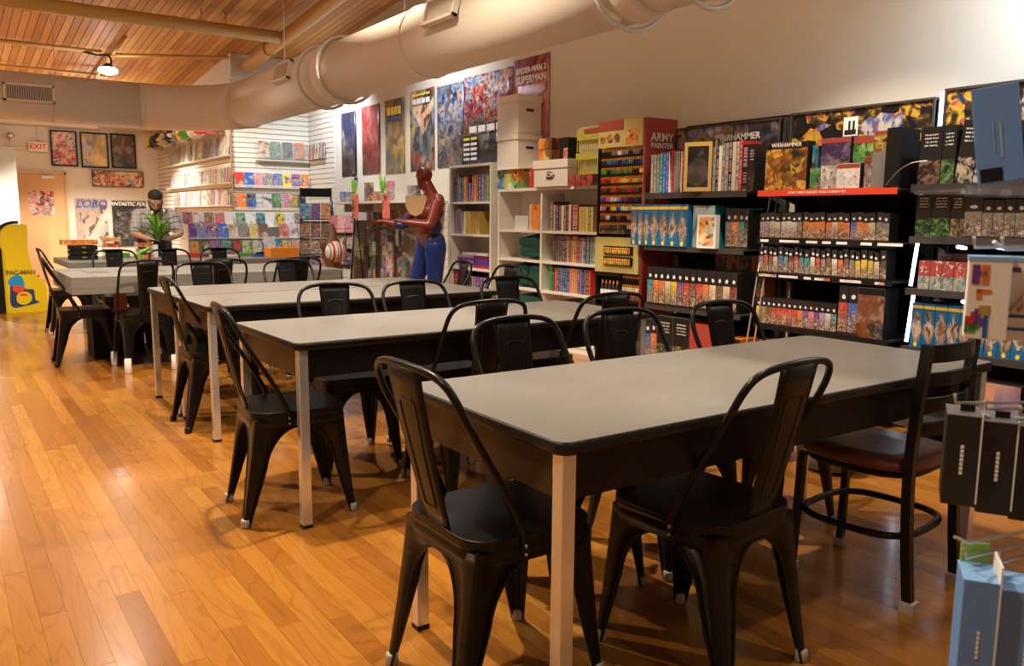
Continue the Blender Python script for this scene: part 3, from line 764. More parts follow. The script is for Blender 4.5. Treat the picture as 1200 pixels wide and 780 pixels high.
chair(1.18, 1.715, E_, 'dark steel chair at the left end of the nearest table')
chair(1.71, 1.475, R(4), 'dark steel chair seen from behind at the front long side of the nearest table')
chair(1.67, 2.045, S_+R(3), 'steel chair behind the nearest table, its left one, behind the near table corner')
chair(2.15, 2.03, S_, 'steel chair behind the nearest table, the middle of three')
chair(2.73, 2.03, S_-R(2), 'steel chair behind the nearest table, the right one by the game box shelves')
chair(1.175, 3.255, R(-96), 'dark steel chair at the left end of the second table from the front')
chair(1.93, 3.12, R(-2), 'steel chair at the front side of the second table, left, its back a black silhouette')
chair(2.62, 3.09, R(-3), 'steel chair at the front side of the second table, the right one')
chair(1.66, 3.72, S_-R(8), 'steel chair behind the second table, the left of three')
chair(2.14, 3.68, S_, 'steel chair behind the second table, the middle of three')
chair(2.76, 3.68, S_-R(4), 'steel chair behind the second table, the right one before the white bookcases')
chair(1.33, 4.87, R(-90), 'dark steel chair with black feet at the left end of the third table', foot='black')
chair(1.62, 6.0, S_, 'steel chair behind the third table, overlapping the black one at the grey slab, left')
chair(2.30, 6.08, S_, 'steel chair behind the third table, overlapping the black one at the grey slab, right')
chair(3.22, 5.62, W_-R(8), 'steel chair at the third table\'s right end, before the blue legged dummy')
chair(3.20, 4.93, W_-R(5), 'steel chair at the right end of the third table in front of the tall bookcase')
chair(1.33, 7.02, R(2), 'steel chair with white socked feet before the thick grey slab table', foot='sock')
chair(1.90, 6.95, R(-2), 'black backed steel chair at the front of the grey slab table, middle')
chair(2.52, 6.93, R(2), 'black backed steel chair at the front of the grey slab table, right')
chair(.98, 7.52, R(-92), 'dark steel chair at the left end of the grey slab table', foot='black')
chair(1.14, 9.55, R(-88), 'far steel chair at the left end of the back grey table, near the yellow cabinet')
chair(1.46, 8.62, S_, 'far steel chair between the two grey tables, its left one')
chair(1.98, 8.60, S_+R(2), 'far steel chair between the two grey tables, its middle one')
chair(2.47, 8.62, S_-R(3), 'far steel chair between the two grey tables, its right one')

# ladder-back chair with a round-edged wooden seat
t = thing('ladder_back_chair', 'black ladder-back chair with reddish brown wooden seat at the right table end', 'chair', (2.58, 1.47, 0), R(4))
pts = [(.205*math.cos(R(a))*(1 if abs(math.sin(R(a))) > .0 else 1), .20*math.sin(R(a))) for a in range(0, 360, 10)]
def sq(a, rx, ry, e=.62): c, s_ = math.cos(a), math.sin(a); return (rx*math.copysign(abs(c)**e, c), ry*math.copysign(abs(s_)**e, s_))
vs = []; lv = [(.88, .435), (1.0, .440), (1.03, .452), (1.02, .466), (.97, .474), (.5, .470), (0.02, .468)]
n = 40
for k_, z in lv: vs += [(*sq(2*PI*k/n, .205*k_, .205*k_), z) for k in range(n)]
fs = [(j*n+k, j*n+(k+1) % n, (j+1)*n+(k+1) % n, (j+1)*n+k) for j in range(len(lv)-1) for k in range(n)] + [tuple(range(n))[::-1]]
MB().add(vs, fs, 0, True).build('seat', M['seatwood'], t)
MB().tube([(*sq(2*PI*k/28, .185, .185), .425) for k in range(28)], .011, 6, closed=True).build('seat_ring', M['chair_wood_frame'], t)
MB().tube([(*sq(2*PI*k/28, .192, .19), .225) for k in range(28)], .012, 8, closed=True).build('foot_ring', M['chair_wood_frame'], t)
for sx in (-1, 1):
    # rear post: one piece from floor to the top of the back
    P = smooth_path([(sx*.170, -.225, .0), (sx*.172, -.205, .22), (sx*.172, -.195, .45), (sx*.172, -.205, .65), (sx*.172, -.222, .855)], 4)
    lg = MB().tube(P, .0205, 4).build('leg', M['chair_wood_frame'], t)
    MB().box(-.022, .022, -.022, .022, 0, .035).build('clear_foot', M['foot'], lg, (sx*.170, -.225, 0))
    lg = MB().tube([(sx*.155, .175, .43), (sx*.168, .19, 0)], .017, 4).build('leg', M['chair_wood_frame'], t)
    MB().box(-.019, .019, -.019, .019, 0, .03).build('clear_foot', M['foot'], lg, (sx*.168, .19, 0))
for zz, hh in ((.825, .028), (.745, .022), (.665, .022), (.585, .022)):
    P = []
    for k in range(11):
        u = -1+2*k/10; yb = -.197-.024*max(0, (zz-.45)/.4)
        P.append((.168*u, yb-.038*(1-u*u)))
    vs = []
    for x_, y_ in P: vs += [(x_, y_-.006, zz-hh), (x_, y_+.006, zz-hh), (x_, y_+.006, zz+hh), (x_, y_-.006, zz+hh)]
    fs = [(4*k+i, 4*k+(i+1) % 4, 4*k+4+(i+1) % 4, 4*k+4+i) for k in range(10) for i in range(4)] + [(0, 1, 2, 3), (43, 42, 41, 40)]
    MB().add(vs, fs, 0, False).build('back_slat', M['chair_wood_frame'], t, bevel=.003)

# ------------------------------------------------------------------ tables
def play_table(x, y, rot, L, W, label, h=.745):
    t = thing('play_table', label, 'table', (x, y, 0), rot, 'grey laminate play tables')
    mb = MB(); mb.rbox(.004, L-.004, .004, W-.004, h-.024, h, .032, 0, 6); mb.build('tabletop', M['top'], t)
    mb = MB(); pts = []
    for (cx, cy_, a0) in ((L-.036, W-.036, 0), (.036, W-.036, 90), (.036, .036, 180), (L-.036, .036, 270)):
        for k in range(6): a = R(a0+90*k/5); pts.append((cx, cy_, math.cos(a), math.sin(a)))
    prof = [(.030, h-.001), (.0355, h-.003), (.0365, h-.012), (.0365, h-.024), (.034, h-.030), (.02, h-.031)]
    vs = [(cx+r*ca, cy_+r*sa, z) for r, z in prof for cx, cy_, ca, sa in pts]; n = len(pts)
    mb.add(vs, [(j*n+k, (j+1)*n+k, (j+1)*n+(k+1) % n, j*n+(k+1) % n) for j in range(len(prof)-1) for k in range(n)], 0, True)
    mb.build('edge_band', M['edge'], t)
    i = .035; za, zb = h-.145, h-.03
    MB().box(.06, L-.06, i, i+.018, za, zb).build('apron', M['apron'], t); MB().box(.06, L-.06, W-i-.018, W-i, za, zb).build('apron', M['apron'], t)
    MB().box(i, i+.018, .06, W-.06, za, zb).build('apron', M['apron_end'], t); MB().box(L-i-.018, L-i, .06, W-.06, za, zb).build('apron', M['apron_end'], t)
    for cx in (.036, L-.036):
        for cy_ in (.036, W-.036):
            l = MB().box(cx-.019, cx+.019, cy_-.019, cy_+.019, .012, h-.03).build('leg', M['chrome'], t, bevel=.003)
            MB().box(cx-.02, cx+.02, cy_-.02, cy_+.02, 0, .014).build('glide', M['black'], l)
    return t
play_table(1.064, 1.306, -.016, 1.90, .754, 'nearest grey play table with rounded corners and chrome legs')
play_table(1.090, 2.942, .010, 1.90, .754, 'second grey play table from the front with chrome legs')
play_table(1.150, 4.40, .010, 1.90, .70, 'third grey play table from the front, front half of a pushed-together pair')
play_table(1.140, 5.115, .010, 1.90, .68, 'grey play table pushed against the far side of the third table')

t = thing('slab_table', 'thick grey wood-grained slab table on a dark base', 'table', (0, 0, 0))
o = MB().box(.83, 3.02, 6.93, 8.10, .612, .75).build('slab', M['slab'], t, bevel=.006)
MB().box(1.5, 2.9, 7.25, 7.8, .02, .612).build('pedestal', M['blackmatt'], t)
MB().box(1.35, 3.0, 7.15, 7.9, 0, .06).build('base', M['shelfgrey'], t)
m = MB()
for k in range(3): m.box(1.02+.22*k, 1.17+.22*k, 7.35, 7.6, .7505, .7515)
m.box(1.0, 1.012, 6.95, 8.05, .7503, .7508); m.build('inlay', plain('dark_inlay', (.12, .11, .10), .5), t)
t = thing('slab_table', 'thinner grey slab table at the back where the person works', 'table', (0, 0, 0))
MB().box(1.07, 3.45, 9.06, 10.28, .69, .75).build('slab', M['slab'], t, bevel=.006)
for x_ in (1.3, 3.1): MB().box(x_, x_+.12, 9.3, 10.1, 0, .69).build('leg_panel', M['shelfgrey'], t)

# ------------------------------------------------------------------ goods on shelves; everything faces -X (towards the tables)
def item(name, cat, label, mb, mats, x, y, z, col, rotz=-PI/2, group=None, tilt=0, lean=0, parts=None):
    o = mb.build(name, mats, None, (x, y, z)); o.rotation_euler = (tilt, lean, rotz)
    return tag(o, label, cat, group, None, COL[col] if isinstance(col, str) else col)
def jit(c, a=.12): 
    c = COL[c] if isinstance(c, str) else c; k = 1+random.uniform(-a, a); return tuple(min(1, v*k) for v in c)
_boxc = {}
def boxmb(w_, d_, h_, mf=None):
    return MB().box(-w_/2, w_/2, 0, d_, 0, h_, 0, mf)
def row(name, cat, y_left, x, z, specs, where, group, mat, gap=.002, side=None, depth=.2, lidless=True):
    """specs: list of (width, height, colour, material key or None, lean degrees). Placed from the viewer's left (high y) to right."""
    y = y_left; n = len(specs)
    for k, sp in enumerate(specs):
        w_, h_, col = sp[:3]; mt = sp[3] if len(sp) > 3 and sp[3] else mat; lean = sp[4] if len(sp) > 4 else 0
        desc = sp[5] if len(sp) > 5 else None
        cname = col if isinstance(col, str) else 'dark'
        lab = (desc or f'{cname} {cat}') + f', {ORD[k]} from left {where}' if k < len(ORD) else None
        mm = M[mt] if mt in M else A[mt]
        o = boxmb(w_, depth, h_, {2: 0, 0: 1, 1: 1, 3: 1, 4: 1, 5: 1}).build(name, [mm, side or M['tint']], None, (x, y-w_/2, z))
        o.rotation_euler = (0, R(lean), -PI/2)
        tag(o, lab, cat, group, None, jit(col))
        y -= w_+gap
    return y

# ---- tall white bookcase and the white cube shelves
def bookcase(label, x, y1, y0, z1, levels, dividers=(), depth=.28, cross=False):
    t = thing('bookcase', label, 'bookcase', (x, y1, 0), -PI/2)     # local x runs to the viewer's right, local y into the wall
    W = y1-y0; th = .028
    for xx in (0, W-th): MB().box(xx, xx+th, 0, depth, 0, z1).build('side_panel', M['white'], t)
    for dv in dividers: MB().box(dv-th/2, dv+th/2, 0, depth-.01, .04, z1-th).build('divider', M['white'], t)
    MB().box(th, W-th, depth-.008, depth, .02, z1).build('back_panel', M['white'], t)
    for z in levels: MB().box(th, W-th, .002, depth-.008, z-.024, z).build('shelf', M['white'], t)
    MB().box(0, W, -.002, depth, z1, z1+.028).build('top_panel', M['white'], t)
    MB().box(th, W-th, .01, .03, 0, .06).build('plinth', M['white'], t)
    return t
BX = 4.71
bookcase('tall narrow white bookcase right of the red and blue dummy', BX, 7.83, 7.0, 1.755, [.08, .35, .68, 1.045, 1.39])
bookcase('low wide white shelf unit carrying the white storage cartons', BX, 6.88, 5.32, 1.48, [.08, .26, .54, .82, 1.105], dividers=(.73,))
G_ = 'books in the white bookcases'
row('book', 'book', 7.79, BX+.03, 1.39, [(.04,.27,'navy'),(.03,.28,'navy'),(.03,.29,'grey'),(.04,.27,'blue'),(.035,.26,'black'),(.07,.27,'orange'),(.03,.24,'black'),(.035,.20,'blue'),(.03,.27,'red',None,5),(.03,.27,'red',None,4),(.035,.28,'orange'),(.03,.28,'brown'),(.05,.28,'navy'),(.05,.28,'blue'),(.03,.28,'red'),(.05,.28,'green')], 'on the top shelf of the tall bookcase', G_, 'spine', .006)
row('book', 'book', 7.77, BX+.03, 1.045, [(.13,.26,'lilac','p_dark',-4,'black and white book'),(.03,.24,'olive'),(.04,.24,'white',None,4)], 'on the second shelf of the tall bookcase', G_, 'spine', .01)
row('game_box', 'game box', 7.52, BX+.02, 1.045, [(.27,.245,'gold','p_gold',0,'yellow book facing out')], 'on the second shelf of the tall bookcase', G_, 'spine')
row('book', 'book', 7.09, BX+.05, 1.045, [(.04,.12,'navy')], 'at the right of the second shelf of the tall bookcase', G_, 'spine')
z = .68
for k, (w_, col) in enumerate([(.34, 'lilac'), (.33, 'purple'), (.34, 'lilac'), (.32, 'purple'), (.33, 'lilac')]):
    item('folded_book', 'book', f'{col} book lying flat, {ORD[k]} from bottom of the left pile in the tall bookcase', MB().box(-w_/2, w_/2, 0, .2, 0, .026), M['tint'], BX+.04, 7.56, z+.027*k, col, group='flat purple books')
for k, (w_, col) in enumerate([(.34, 'red'), (.36, 'purple'), (.36, 'purple'), (.35, 'purple'), (.36, 'maroon'), (.5, 'white')]):
    yy = 7.22 if k < 5 else 7.38
    item('folded_book', 'book', f'{col} book lying flat, {ORD[k]} from bottom of the right pile in the tall bookcase', MB().box(-w_/2, w_/2, 0, .2, 0, .026), M['tint'], BX+.04, yy, z+.0275*k, col, group='flat purple books')
row('book', 'book', 7.79, BX+.03, .35, [(.035,.27,'red')]*4+[(.05,.26,'black')]*4+[(.03,.24,'olive')]+[(.06,.24,'purple')]*4, 'on the fourth shelf of the tall bookcase', G_, 'spine', .004)
# cube unit, left column: packets, folded green cloths
row('packet', 'packet', 6.66, BX+.06, 1.105, [(.22,.14,'white','tint',0,'white and pink packet'),(.03,.24,'white','tint',0,'white upright card')], 'in the top left cell, low unit', 'packets in the low shelf unit', 'tint', .02)
row('packet', 'packet', 6.39, BX+.05, 1.105, [(.15,.25,'orange','p_fire',3,'orange and white packet'),(.03,.2,'teal'),(.03,.22,'white')], 'of the right group in the top left cell', 'packets in the low shelf unit', 'tint', .004)
def cloth(y, z, w_, h_, label, seed):
    rnd = random.Random(seed); mb = MB(); n = 22; m_ = 12; vs = []
    from mathutils import noise as nz
    for j in range(m_+1):
        for k in range(n):
            a = 2*PI*k/n; t_ = j/m_; e = .5
            cx, sx_ = math.cos(a), math.sin(a)
            rx = w_/2*math.copysign(abs(cx)**e, cx); ry = .11*math.copysign(abs(sx_)**e, sx_)
            s_ = min(1, math.sin(PI*min(.5, t_*.5+.38))*1.0) if t_ < .85 else max(0, 1-(t_-.85)/.15)
            if j == 0 or j == m_: s_ = .02
            w3 = nz.noise(Vector((rx*9, ry*9+seed, t_*5)))*.02 + math.sin(t_*h_*120)*.006
            vs.append((rx*s_+w3, .12+ry*s_+w3, h_*t_+(0 if j == 0 else nz.noise(Vector((rx*12+seed, ry*8, 0)))*.016)))
    fs = [(j*n+k, j*n+(k+1) % n, (j+1)*n+(k+1) % n, (j+1)*n+k) for j in range(m_) for k in range(n)]
    mb.add(vs, fs, 0, True); o = mb.build('folded_cloth', M['green_cloth'], None, (BX+.02, y, z), -PI/2)
    return tag(o, label, 'cloth', 'dark green folded cloths')
cloth(6.38, .825, .40, .24, 'dark green cloth bundle in the middle left cell of the low shelf unit', 1)
cloth(6.56, .545, .30, .24, 'dark green folded cloth, left pile in the third left cell of the low unit', 2)
cloth(6.29, .545, .24, .245, 'dark green folded cloth, right pile in the third left cell of the low unit', 3)
cloth(6.42, .265, .50, .22, 'dark green cloth in the lowest visible left cell of the low unit', 4)
yy = 6.07
row('book', 'book', yy, BX+.04, 1.105, [(.05,.27,'brown'),(.035,.24,'grey'),(.04,.24,'black'),(.035,.235,'black'),(.035,.235,'cream'),(.035,.235,'maroon'),(.03,.24,'navy'),(.03,.24,'cream'),(.11,.24,'maroon',None,0,'dark red book'),(.04,.22,'gold'),(.04,.22,'gold'),(.04,.22,'gold'),(.03,.22,'olive'),(.03,.22,'gold')], 'on the top right shelf of the low unit', G_, 'spine', .003)
row('book', 'book', yy-.05, BX+.04, .82, [(.024,.245,'black')]*8+[(.025,.24,'pink'),(.025,.24,'maroon'),(.022,.22,'green'),(.03,.24,'orange'),(.03,.245,'red'),(.03,.23,'brown'),(.03,.23,'purple'),(.025,.23,'orange'),(.03,.24,'blue'),(.05,.245,'black'),(.03,.24,'green'),(.05,.24,'grey')], 'on the middle right shelf of the low unit', G_, 'spine', .0025)
row('book', 'book', yy-.0, BX+.04, .54, [(.045,.25,'green','tint',0,'bright lime green book'),(.04,.22,'black'),(.03,.22,'red')]+[(.027,.225,c) for c in ('navy','navy','blue','navy','blue','navy','orange','orange','gold','orange','navy','blue','navy','brown','navy','red')], 'on the lower right shelf of the low unit', G_, 'spine', .003)
row('book', 'book', yy-.1, BX+.04, .26, [(.03,.2,c) for c in ('red','navy','maroon','navy','white','purple','black','white','maroon','grey')], 'on the lowest right shelf of the low unit', G_, 'spine', .004)

def carton(x, y, z, w_, d_, h_, label, mark=None, lidh=.07, slot=True):
    t = thing('storage_carton', label, 'box', (x, y, z), -PI/2)
    MB().box(-w_/2, w_/2, 0, d_, 0, h_-.002).build('box_body', M['whitecard'], t, bevel=.002)
    MB().box(-w_/2-.01, w_/2+.01, -.01, d_+.01, h_-lidh, h_+.006).build('lid', M['whitecard'], t, bevel=.003)
    if slot:
        s_ = MB().box(w_/2-.0, w_/2+.003, d_/2-.045, d_/2+.045, h_*.58, h_*.58+.025); s_.build('hand_hole', M['black'], t)
    if mark:
        e = MB(); e.lathe([(.001, -.0015), (.06, -.0015), (.062, .0)], 24, axis='y', smooth=False); o = e.build('oval_mark', M['black'], t, (0, -.012, h_*.44)); o.scale = (1.0, 1, .52)
        text_obj(mark, .055, M['letter_white'], t, (0, -.0155, h_*.44), bold=.001)
    return t
# tops of the low unit
carton(4.70, 6.70, 1.70, .36, .28, .33, 'upright white cardboard carton, lower of the two stacked', lidh=.05)
carton(4.70, 6.70, 2.04, .36, .28, .36, 'upright white cardboard carton, upper of the two stacked', lidh=.06)
o = carton(4.67, 5.97, 1.51, .50, .31, .235, 'low white lidded carton with black oval mark', 'BCW', slot=False)
item('board_game', 'game box', 'colourful board game with white speech shapes under the stacked cartons', boxmb(.36, .2, .19), [art('board_game_patchwork', [(.2,(.0,.3,.4)),(.35,(.05,.25,.6)),(.5,(.6,.6,.1)),(.65,(.1,.5,.2)),(.8,(.8,.3,.05))], 1.6, 0, white=.9)], 4.72, 6.72, 1.508, 'teal')
item('game_box', 'game box', 'narrow blue, green and red box between board game and low carton', boxmb(.06, .2, .19), A['titled'], 4.73, 6.34, 1.508, 'red')
item('shelf_riser', 'riser', 'thin pale board carrying the stacked cartons', MB().box(-.26, .26, 0, .26, 0, .004), M['whitecard'], 4.69, 6.66, 1.696, 'white')
for k in range(2):
    item('game_box', 'game box', ('lower','upper')[k]+' orange and black pack on the low carton', boxmb(.2, .15, .095), [A['p_fire']], 4.70, 6.09, 1.758+.1*k, 'orange')
item('speaker', 'speaker', 'small black upright box on the low white carton', boxmb(.12, .15, .19), M['black'], 4.72, 5.84, 1.755, 'black')
item('price_card', 'card', 'tiny white and red price card before the small black box', boxmb(.06, .003, .09), [A['pale']], 4.675, 5.76, 1.755, 'red')
for k in range(4): item('game_box', 'card pack', f'dark card pack on the low unit, {ORD[k]} from left under the yellow display', boxmb(.07, .1, .09), A['dark'], 4.66, 5.64-.078*k, 1.508, 'red', group='card packs under yellow display')
# yellow brush display
t = thing('brush_display', 'yellow hanging brush display rack on top of the low shelf unit', 'display rack', (4.72, 5.74, 1.61), -PI/2)
MB().box(0, .36, .10, .115, 0, .42).build('back_board', M['cream'] if 'cream' in M else plain('cream_board', (.45, .40, .25), .6), t)
YP = plain('yellow_green_print', (.42, .37, .05), .5)
MB().box(-.0, .36, .07, .10, .30, .40).build('header', [YP], t); MB().box(.10, .36, .066, .069, .355, .395).build('header_stripe', M['red'], t)
for (a, b) in ((.13, .19), (0, .04)): MB().box(0, .36, .06, .09, a, b).build('shelf_strip', YP, t)
for r_ in range(2):
    for k in range(12):
        o = MB().tube([(0, 0, 0), (0, 0, .09)], .004, 5).build('brush', plain('brush_handle', (.6, .52, .1), .4) if (r_, k) == (0, 0) else bpy.data.materials['brush_handle'], None, (4.72+.05, 5.71-.028*k, 1.655+.155*r_))
        tag(o, f'small brush in the yellow display, {ORD[k]} from left in the {("lower","upper")[r_]} row', 'brush', 'brushes in the yellow display')

# ---- paint rack with dropper bottles
PX = 4.60
t = thing('paint_rack', 'tall black paint rack with yellow and red header and red curved side', 'display rack', (PX, 5.22, 0), -PI/2)
MB().box(0, .52, .09, .12, .1, 1.78).build('back_board', M['black'], t)
MB().box(-.012, .0, .0, .14, .1, 1.80).build('side_strip', M['black'], t)
MB().box(0, .52, .0, .12, .0, .12).build('base', M['black'], t)
# curved red side panel
vs = []; n = 10
for k in range(n+1):
    u = k/n; x_ = .522+.03*math.sin(u*PI*.5); y_ = .0+.34*u
    vs += [(x_, y_, .1), (x_, y_, 2.01)]
fs = [(2*k, 2*k+2, 2*k+3, 2*k+1) for k in range(n)]
o = MB().add(vs, fs, 0, True).build('side_panel', M['red'], t); so = o.modifiers.new('s', 'SOLIDIFY'); so.thickness = .004
text_obj('ARMY', .085, M['letter_white'], t, (.556, .17, 1.86), (R(90), 0, R(84)), bold=.002, name='lettering')
text_obj('PAINTER', .058, M['letter_white'], t, (.556, .17, 1.795), (R(90), 0, R(84)), bold=.002, name='lettering')
o = MB().box(-.002, .002, -.10, .10, -.17, .17).build('side_picture', A['p_fire'], t, (.553, .16, 1.48)); o.color = (*COL['red'], 1); o.rotation_euler = (0, 0, R(-5))
# header
YH = plain('pale_yellow_print', (.50, .42, .15), .5)
MB().box(0, .52, -.01, .0, 1.80, 2.01).build('header', YH, t)
MB().box(0, .30, -.014, -.0105, 1.935, 2.01).build('header_title', M['red'], t)
for k in range(3):
    o = MB().lathe([(.0, -.002), (.035, -.002), (.036, 0)], 14, axis='y', smooth=False, cap=False).build('header_picture', A['fire'], t, (.055+.085*k, -.011, 1.87)); o.color = (*COL['brown'], 1)
o = MB().box(-.07, .07, -.003, 0, -.055, .055).build('header_picture', A['fire'], t, (.40, -.0108, 1.87)); o.color = (*COL['orange'], 1)
rc9 = [['black','black','grey','white','grey','black','grey','navy'], ['navy','teal','blue','navy','blue','teal','navy','blue'], ['green','black','green','olive','green','olive','black','yellow'],
       ['red','maroon','orange','orange','yellow','orange','yellow','gold'], ['maroon','black','red','maroon','brown','red','brown','black'], ['purple','pink','white','lilac','purple','maroon','navy','black'], ['pink','black','yellow','blue','white','cream','tan','black'], ['brown','white','black','brown','black','tan','white','black'], ['brown','maroon','black','brown','black','tan','maroon','black']]
rows = [(1.731-.0745*k, c) for k, c in enumerate(rc9)]
capm = plain('orange_cap', (.85, .33, .03), .4)
bott = None
NB = 20
for r_, (z, cols) in enumerate(rows):
    MB().box(0, .52, .0, .09, z-.006, z).build('shelf', M['black'], t); MB().box(0, .52, -.003, .0, z-.005, z+.002).build('shelf_lip', M['black'], t)
    for k in range(NB):
        if bott is None:
            b0 = thing('paint_bottle', 'x', 'bottle', (0, 0, 0)); MB().lathe([(.0095, 0), (.0105, .004), (.0105, .032), (.0075, .038)], 8).build('bottle_body', M['tintgloss'], b0)
            MB().lathe([(.0085, .036), (.0075, .05), (.0045, .064)], 8).build('cap', capm, b0); b = bott = b0
        else: b = copy_tree(bott)
        b.location = (PX+.013, 5.205-.0255*k-.012, z+.0005)
        cn = cols[int(k*len(cols)/NB)]; b.children[0].color = (*jit(cn, .3), 1)
        b['label'] = f'{cn} paint bottle with orange cap, {ORD[k]} from left in the {ORD[r_]} row down'; b['group'] = 'dropper bottles in the paint rack'
    # a second rank behind, seen only as caps
    m = MB()
    for k in range(NB): m.lathe([(.0095, 0), (.0085, .043), (.0045, .069)], 6, .012+.0255*k, .045)
    o = m.build('rear_bottles', capm, t); o.location.z = z
row('paint_set', 'paint set', 5.21, PX+.01, 1.10, [(.2,.075,'green','mixed',0,'multicoloured paint set'),(.1,.06,'red','mixed',0,'red paint set'),(.2,.06,'black','dark',0,'black and white paint set')], 'on the low shelf of the paint rack', 'paint sets', 'mixed')
MB().box(0, .52, .0, .09, 1.094, 1.10).build('shelf', M['black'], t)
item('rack_panel', 'display panel', 'yellow cardboard display with two rows of small bottles, below the paint rack', MB().box(0, .52, 0, .05, 0, .29), YH, PX-.02, 5.22, .78, 'gold')
for r_ in range(2):
    item('window_strip', 'display panel', f'black window strip with bottles, {("lower","upper")[r_]} one in the yellow display', MB().box(0, .34, 0, .012, 0, .065), M['black'], PX-.034, 5.10, .845+.09*r_, 'black')
    for k in range(14):
        b = copy_tree(bott); b.location = (PX-.0465, 5.09-.024*k, .848+.09*r_); b.children[0].color = (*jit('gold', .3), 1); b.scale = (.8, .8, .8)
        b['label'] = f'tiny paint bottle, {ORD[k]} from left in the {("lower","upper")[r_]} strip of the yellow display'; b['group'] = 'tiny bottles in the yellow display'
MB().box(.0, .52, -.01, .09, .54, .55).build('shelf', M['black'], t); MB().box(.29, .30, -.01, .09, .55, .77).build('divider', M['black'], t)
MB().box(0, .29, -.014, -.010, .745, .77).build('shelf_lip', M['black'], t)
for k in range(5):
    b = thing('spray_bottle', f'black and white bottle with orange cap, {ORD[k]} from left under the yellow display', 'bottle', (PX+.03, 5.17-.045*k, .551), 0, 'larger bottles below the paint rack')
    MB().lathe([(.018, 0), (.019, .01), (.019, .11), (.008, .125)], 10).build('bottle_body', M['black'], b); MB().lathe([(.0194, .035), (.0194, .08)], 10, cap=False).build('bottle_label', M['paper'], b); MB().lathe([(.009, .12), (.008, .14), (.003, .165)], 8).build('cap', capm, b)
for r_ in range(3):
    for k in range(8):
        b = copy_tree(bott); b.location = (PX+.02, 4.905-.025*k, .555+.075*r_); b.children[0].color = (*jit(('brown','cream','black')[r_], .3), 1)
        b['label'] = f'small bottle, {ORD[k]} from left in the {ORD[r_]} row up at the rack foot'; b['group'] = 'small bottles at the rack foot'
    if r_: MB().box(.30, .52, .0, .09, .55+.075*r_, .555+.075*r_).build('shelf', M['black'], t)

# ---- charcoal gondola shelves
GX = 4.5
def gondola(label, y1, y0, shelves, posts_x=(4.66, 4.35), header=None):
    t = thing('shelf_unit', label, 'shelving', (0, 0, 0))
    MB().box(4.93, 4.96, y0, y1, 0, 1.95).build('back_panel', M['blackmatt'], t)
    for yy in (y1-.012, y0+.012): MB().box(4.88, 4.93, yy-.012, yy+.012, 0, 1.93).build('upright', M['shelfgrey'], t)
    for z, x0, mat, th in shelves:
        s_ = MB().box(x0, 4.93, y0, y1, z-.012, z).build('shelf', M['shelfgrey'], t)
        MB().box(x0-.008, x0, y0, y1, z-th, z+.004).build('shelf_front', mat, s_)
        for yy in (y1-.006, y0+.006): MB().add([(4.93, yy, z-.012), (4.93, yy, z-.10), (x0+.15, yy, z-.012), (4.93, yy+.002, z-.012), (4.93, yy+.002, z-.10), (x0+.15, yy+.002, z-.012)], [(0, 1, 2), (3, 5, 4), (0, 2, 5, 3), (1, 4, 5, 2)]).build('bracket', M['shelfgrey'], s_)
    return t
def header_board(label, y1, y0, z0, z1, mat, col, texts=(), light=False):
    t = thing('header_board', label, 'sign', (4.86, y1, z0), -PI/2); W = y1-y0; H = z1-z0
    o = MB().box(.0, W, 0, .02, 0, H).build('board', mat, t); o.color = (*COL[col], 1)
    f = MB(); f.box(0, W, -.012, .022, H, H+.014); f.box(0, .012, -.012, .022, 0, H); f.box(W-.012, W, -.012, .022, 0, H); f.build('frame', M['shelfgrey'], t)
    for tx, sz, xx, zz in texts: text_obj(tx, sz, M['letter_white'], t, (xx, -.003, zz), bold=.001)
    return t
gun = M['shelfgrey']
t = gondola('charcoal shelf unit of books and blue boxes, right of the paint rack', 4.56, 3.60, [(1.415, 4.5, gun, .04), (1.02, 4.5, gun, .035), (.57, 4.5, gun, .035), (.12, 4.5, gun, .06)])
h = header_board('dark header board with small orange and blue shapes and white title, over the books', 4.60, 3.62, 1.65, 1.915, A['header_pale'], 'navy', [('WARHAMMER', .065, .60, .17)])
MB().box(.40, .48, -.004, -.001, .08, .2).build('emblem', M['letter_white'], h); MB().box(.43, .445, -.006, -.004, .08, .17).build('emblem_bar', M['letter_black'], h); MB().box(.455, .465, -.006, -.004, .08, .15).build('emblem_bar', M['letter_black'], h)
o = MB().box(.12, .36, -.004, -.001, .10, .165).build('title_block', plain('gold_print', (.5, .33, .06), .5), h)
# top shelf books
row('book', 'book', 4.53, GX+.02, 1.416, [(.028,.29,'grey')]*3+[(.03,.30,'teal'),(.028,.30,'blue'),(.028,.30,'blue'),(.022,.30,'white'),(.022,.31,'red',None,-4),(.07,.30,'grey','p_dark',0,'grey and red softcover')]+[(.015,.29,c,None,-3) for c in ('white','red','navy','blue','cream','olive','green','pink')]+[(.03,.33,'cream',None,-5)], 'on the top shelf right of the paint rack', 'books on the top charcoal shelf', 'spine', .003)
item('framed_book', 'book', 'large tan framed book standing out among the shelf books', boxmb(.20, .03, .345, {2: 0, 0: 1, 1: 1, 3: 1, 4: 1, 5: 1}), [art('tan_frame_cover', PAL['dark'], 1.6, .4, margin=.12, mcol=(.5, .33, .1), band=None), M['tint']], 4.47, 4.015, 1.42, 'black', rotz=-PI/2+R(25))
row('book', 'book', 3.985, GX+.03, 1.416, [(.026,.30,'black'),(.026,.31,'grey'),(.026,.31,'grey'),(.022,.31,'black'),(.026,.315,'white'),(.026,.33,'grey'),(.03,.335,'grey'),(.028,.335,'black'),(.03,.335,'cream'),(.03,.335,'grey'),(.02,.34,'red'),(.05,.31,'black'),(.05,.31,'black','darkbox')], 'right of the tan framed book', 'books on the top charcoal shelf', 'spine', .002)
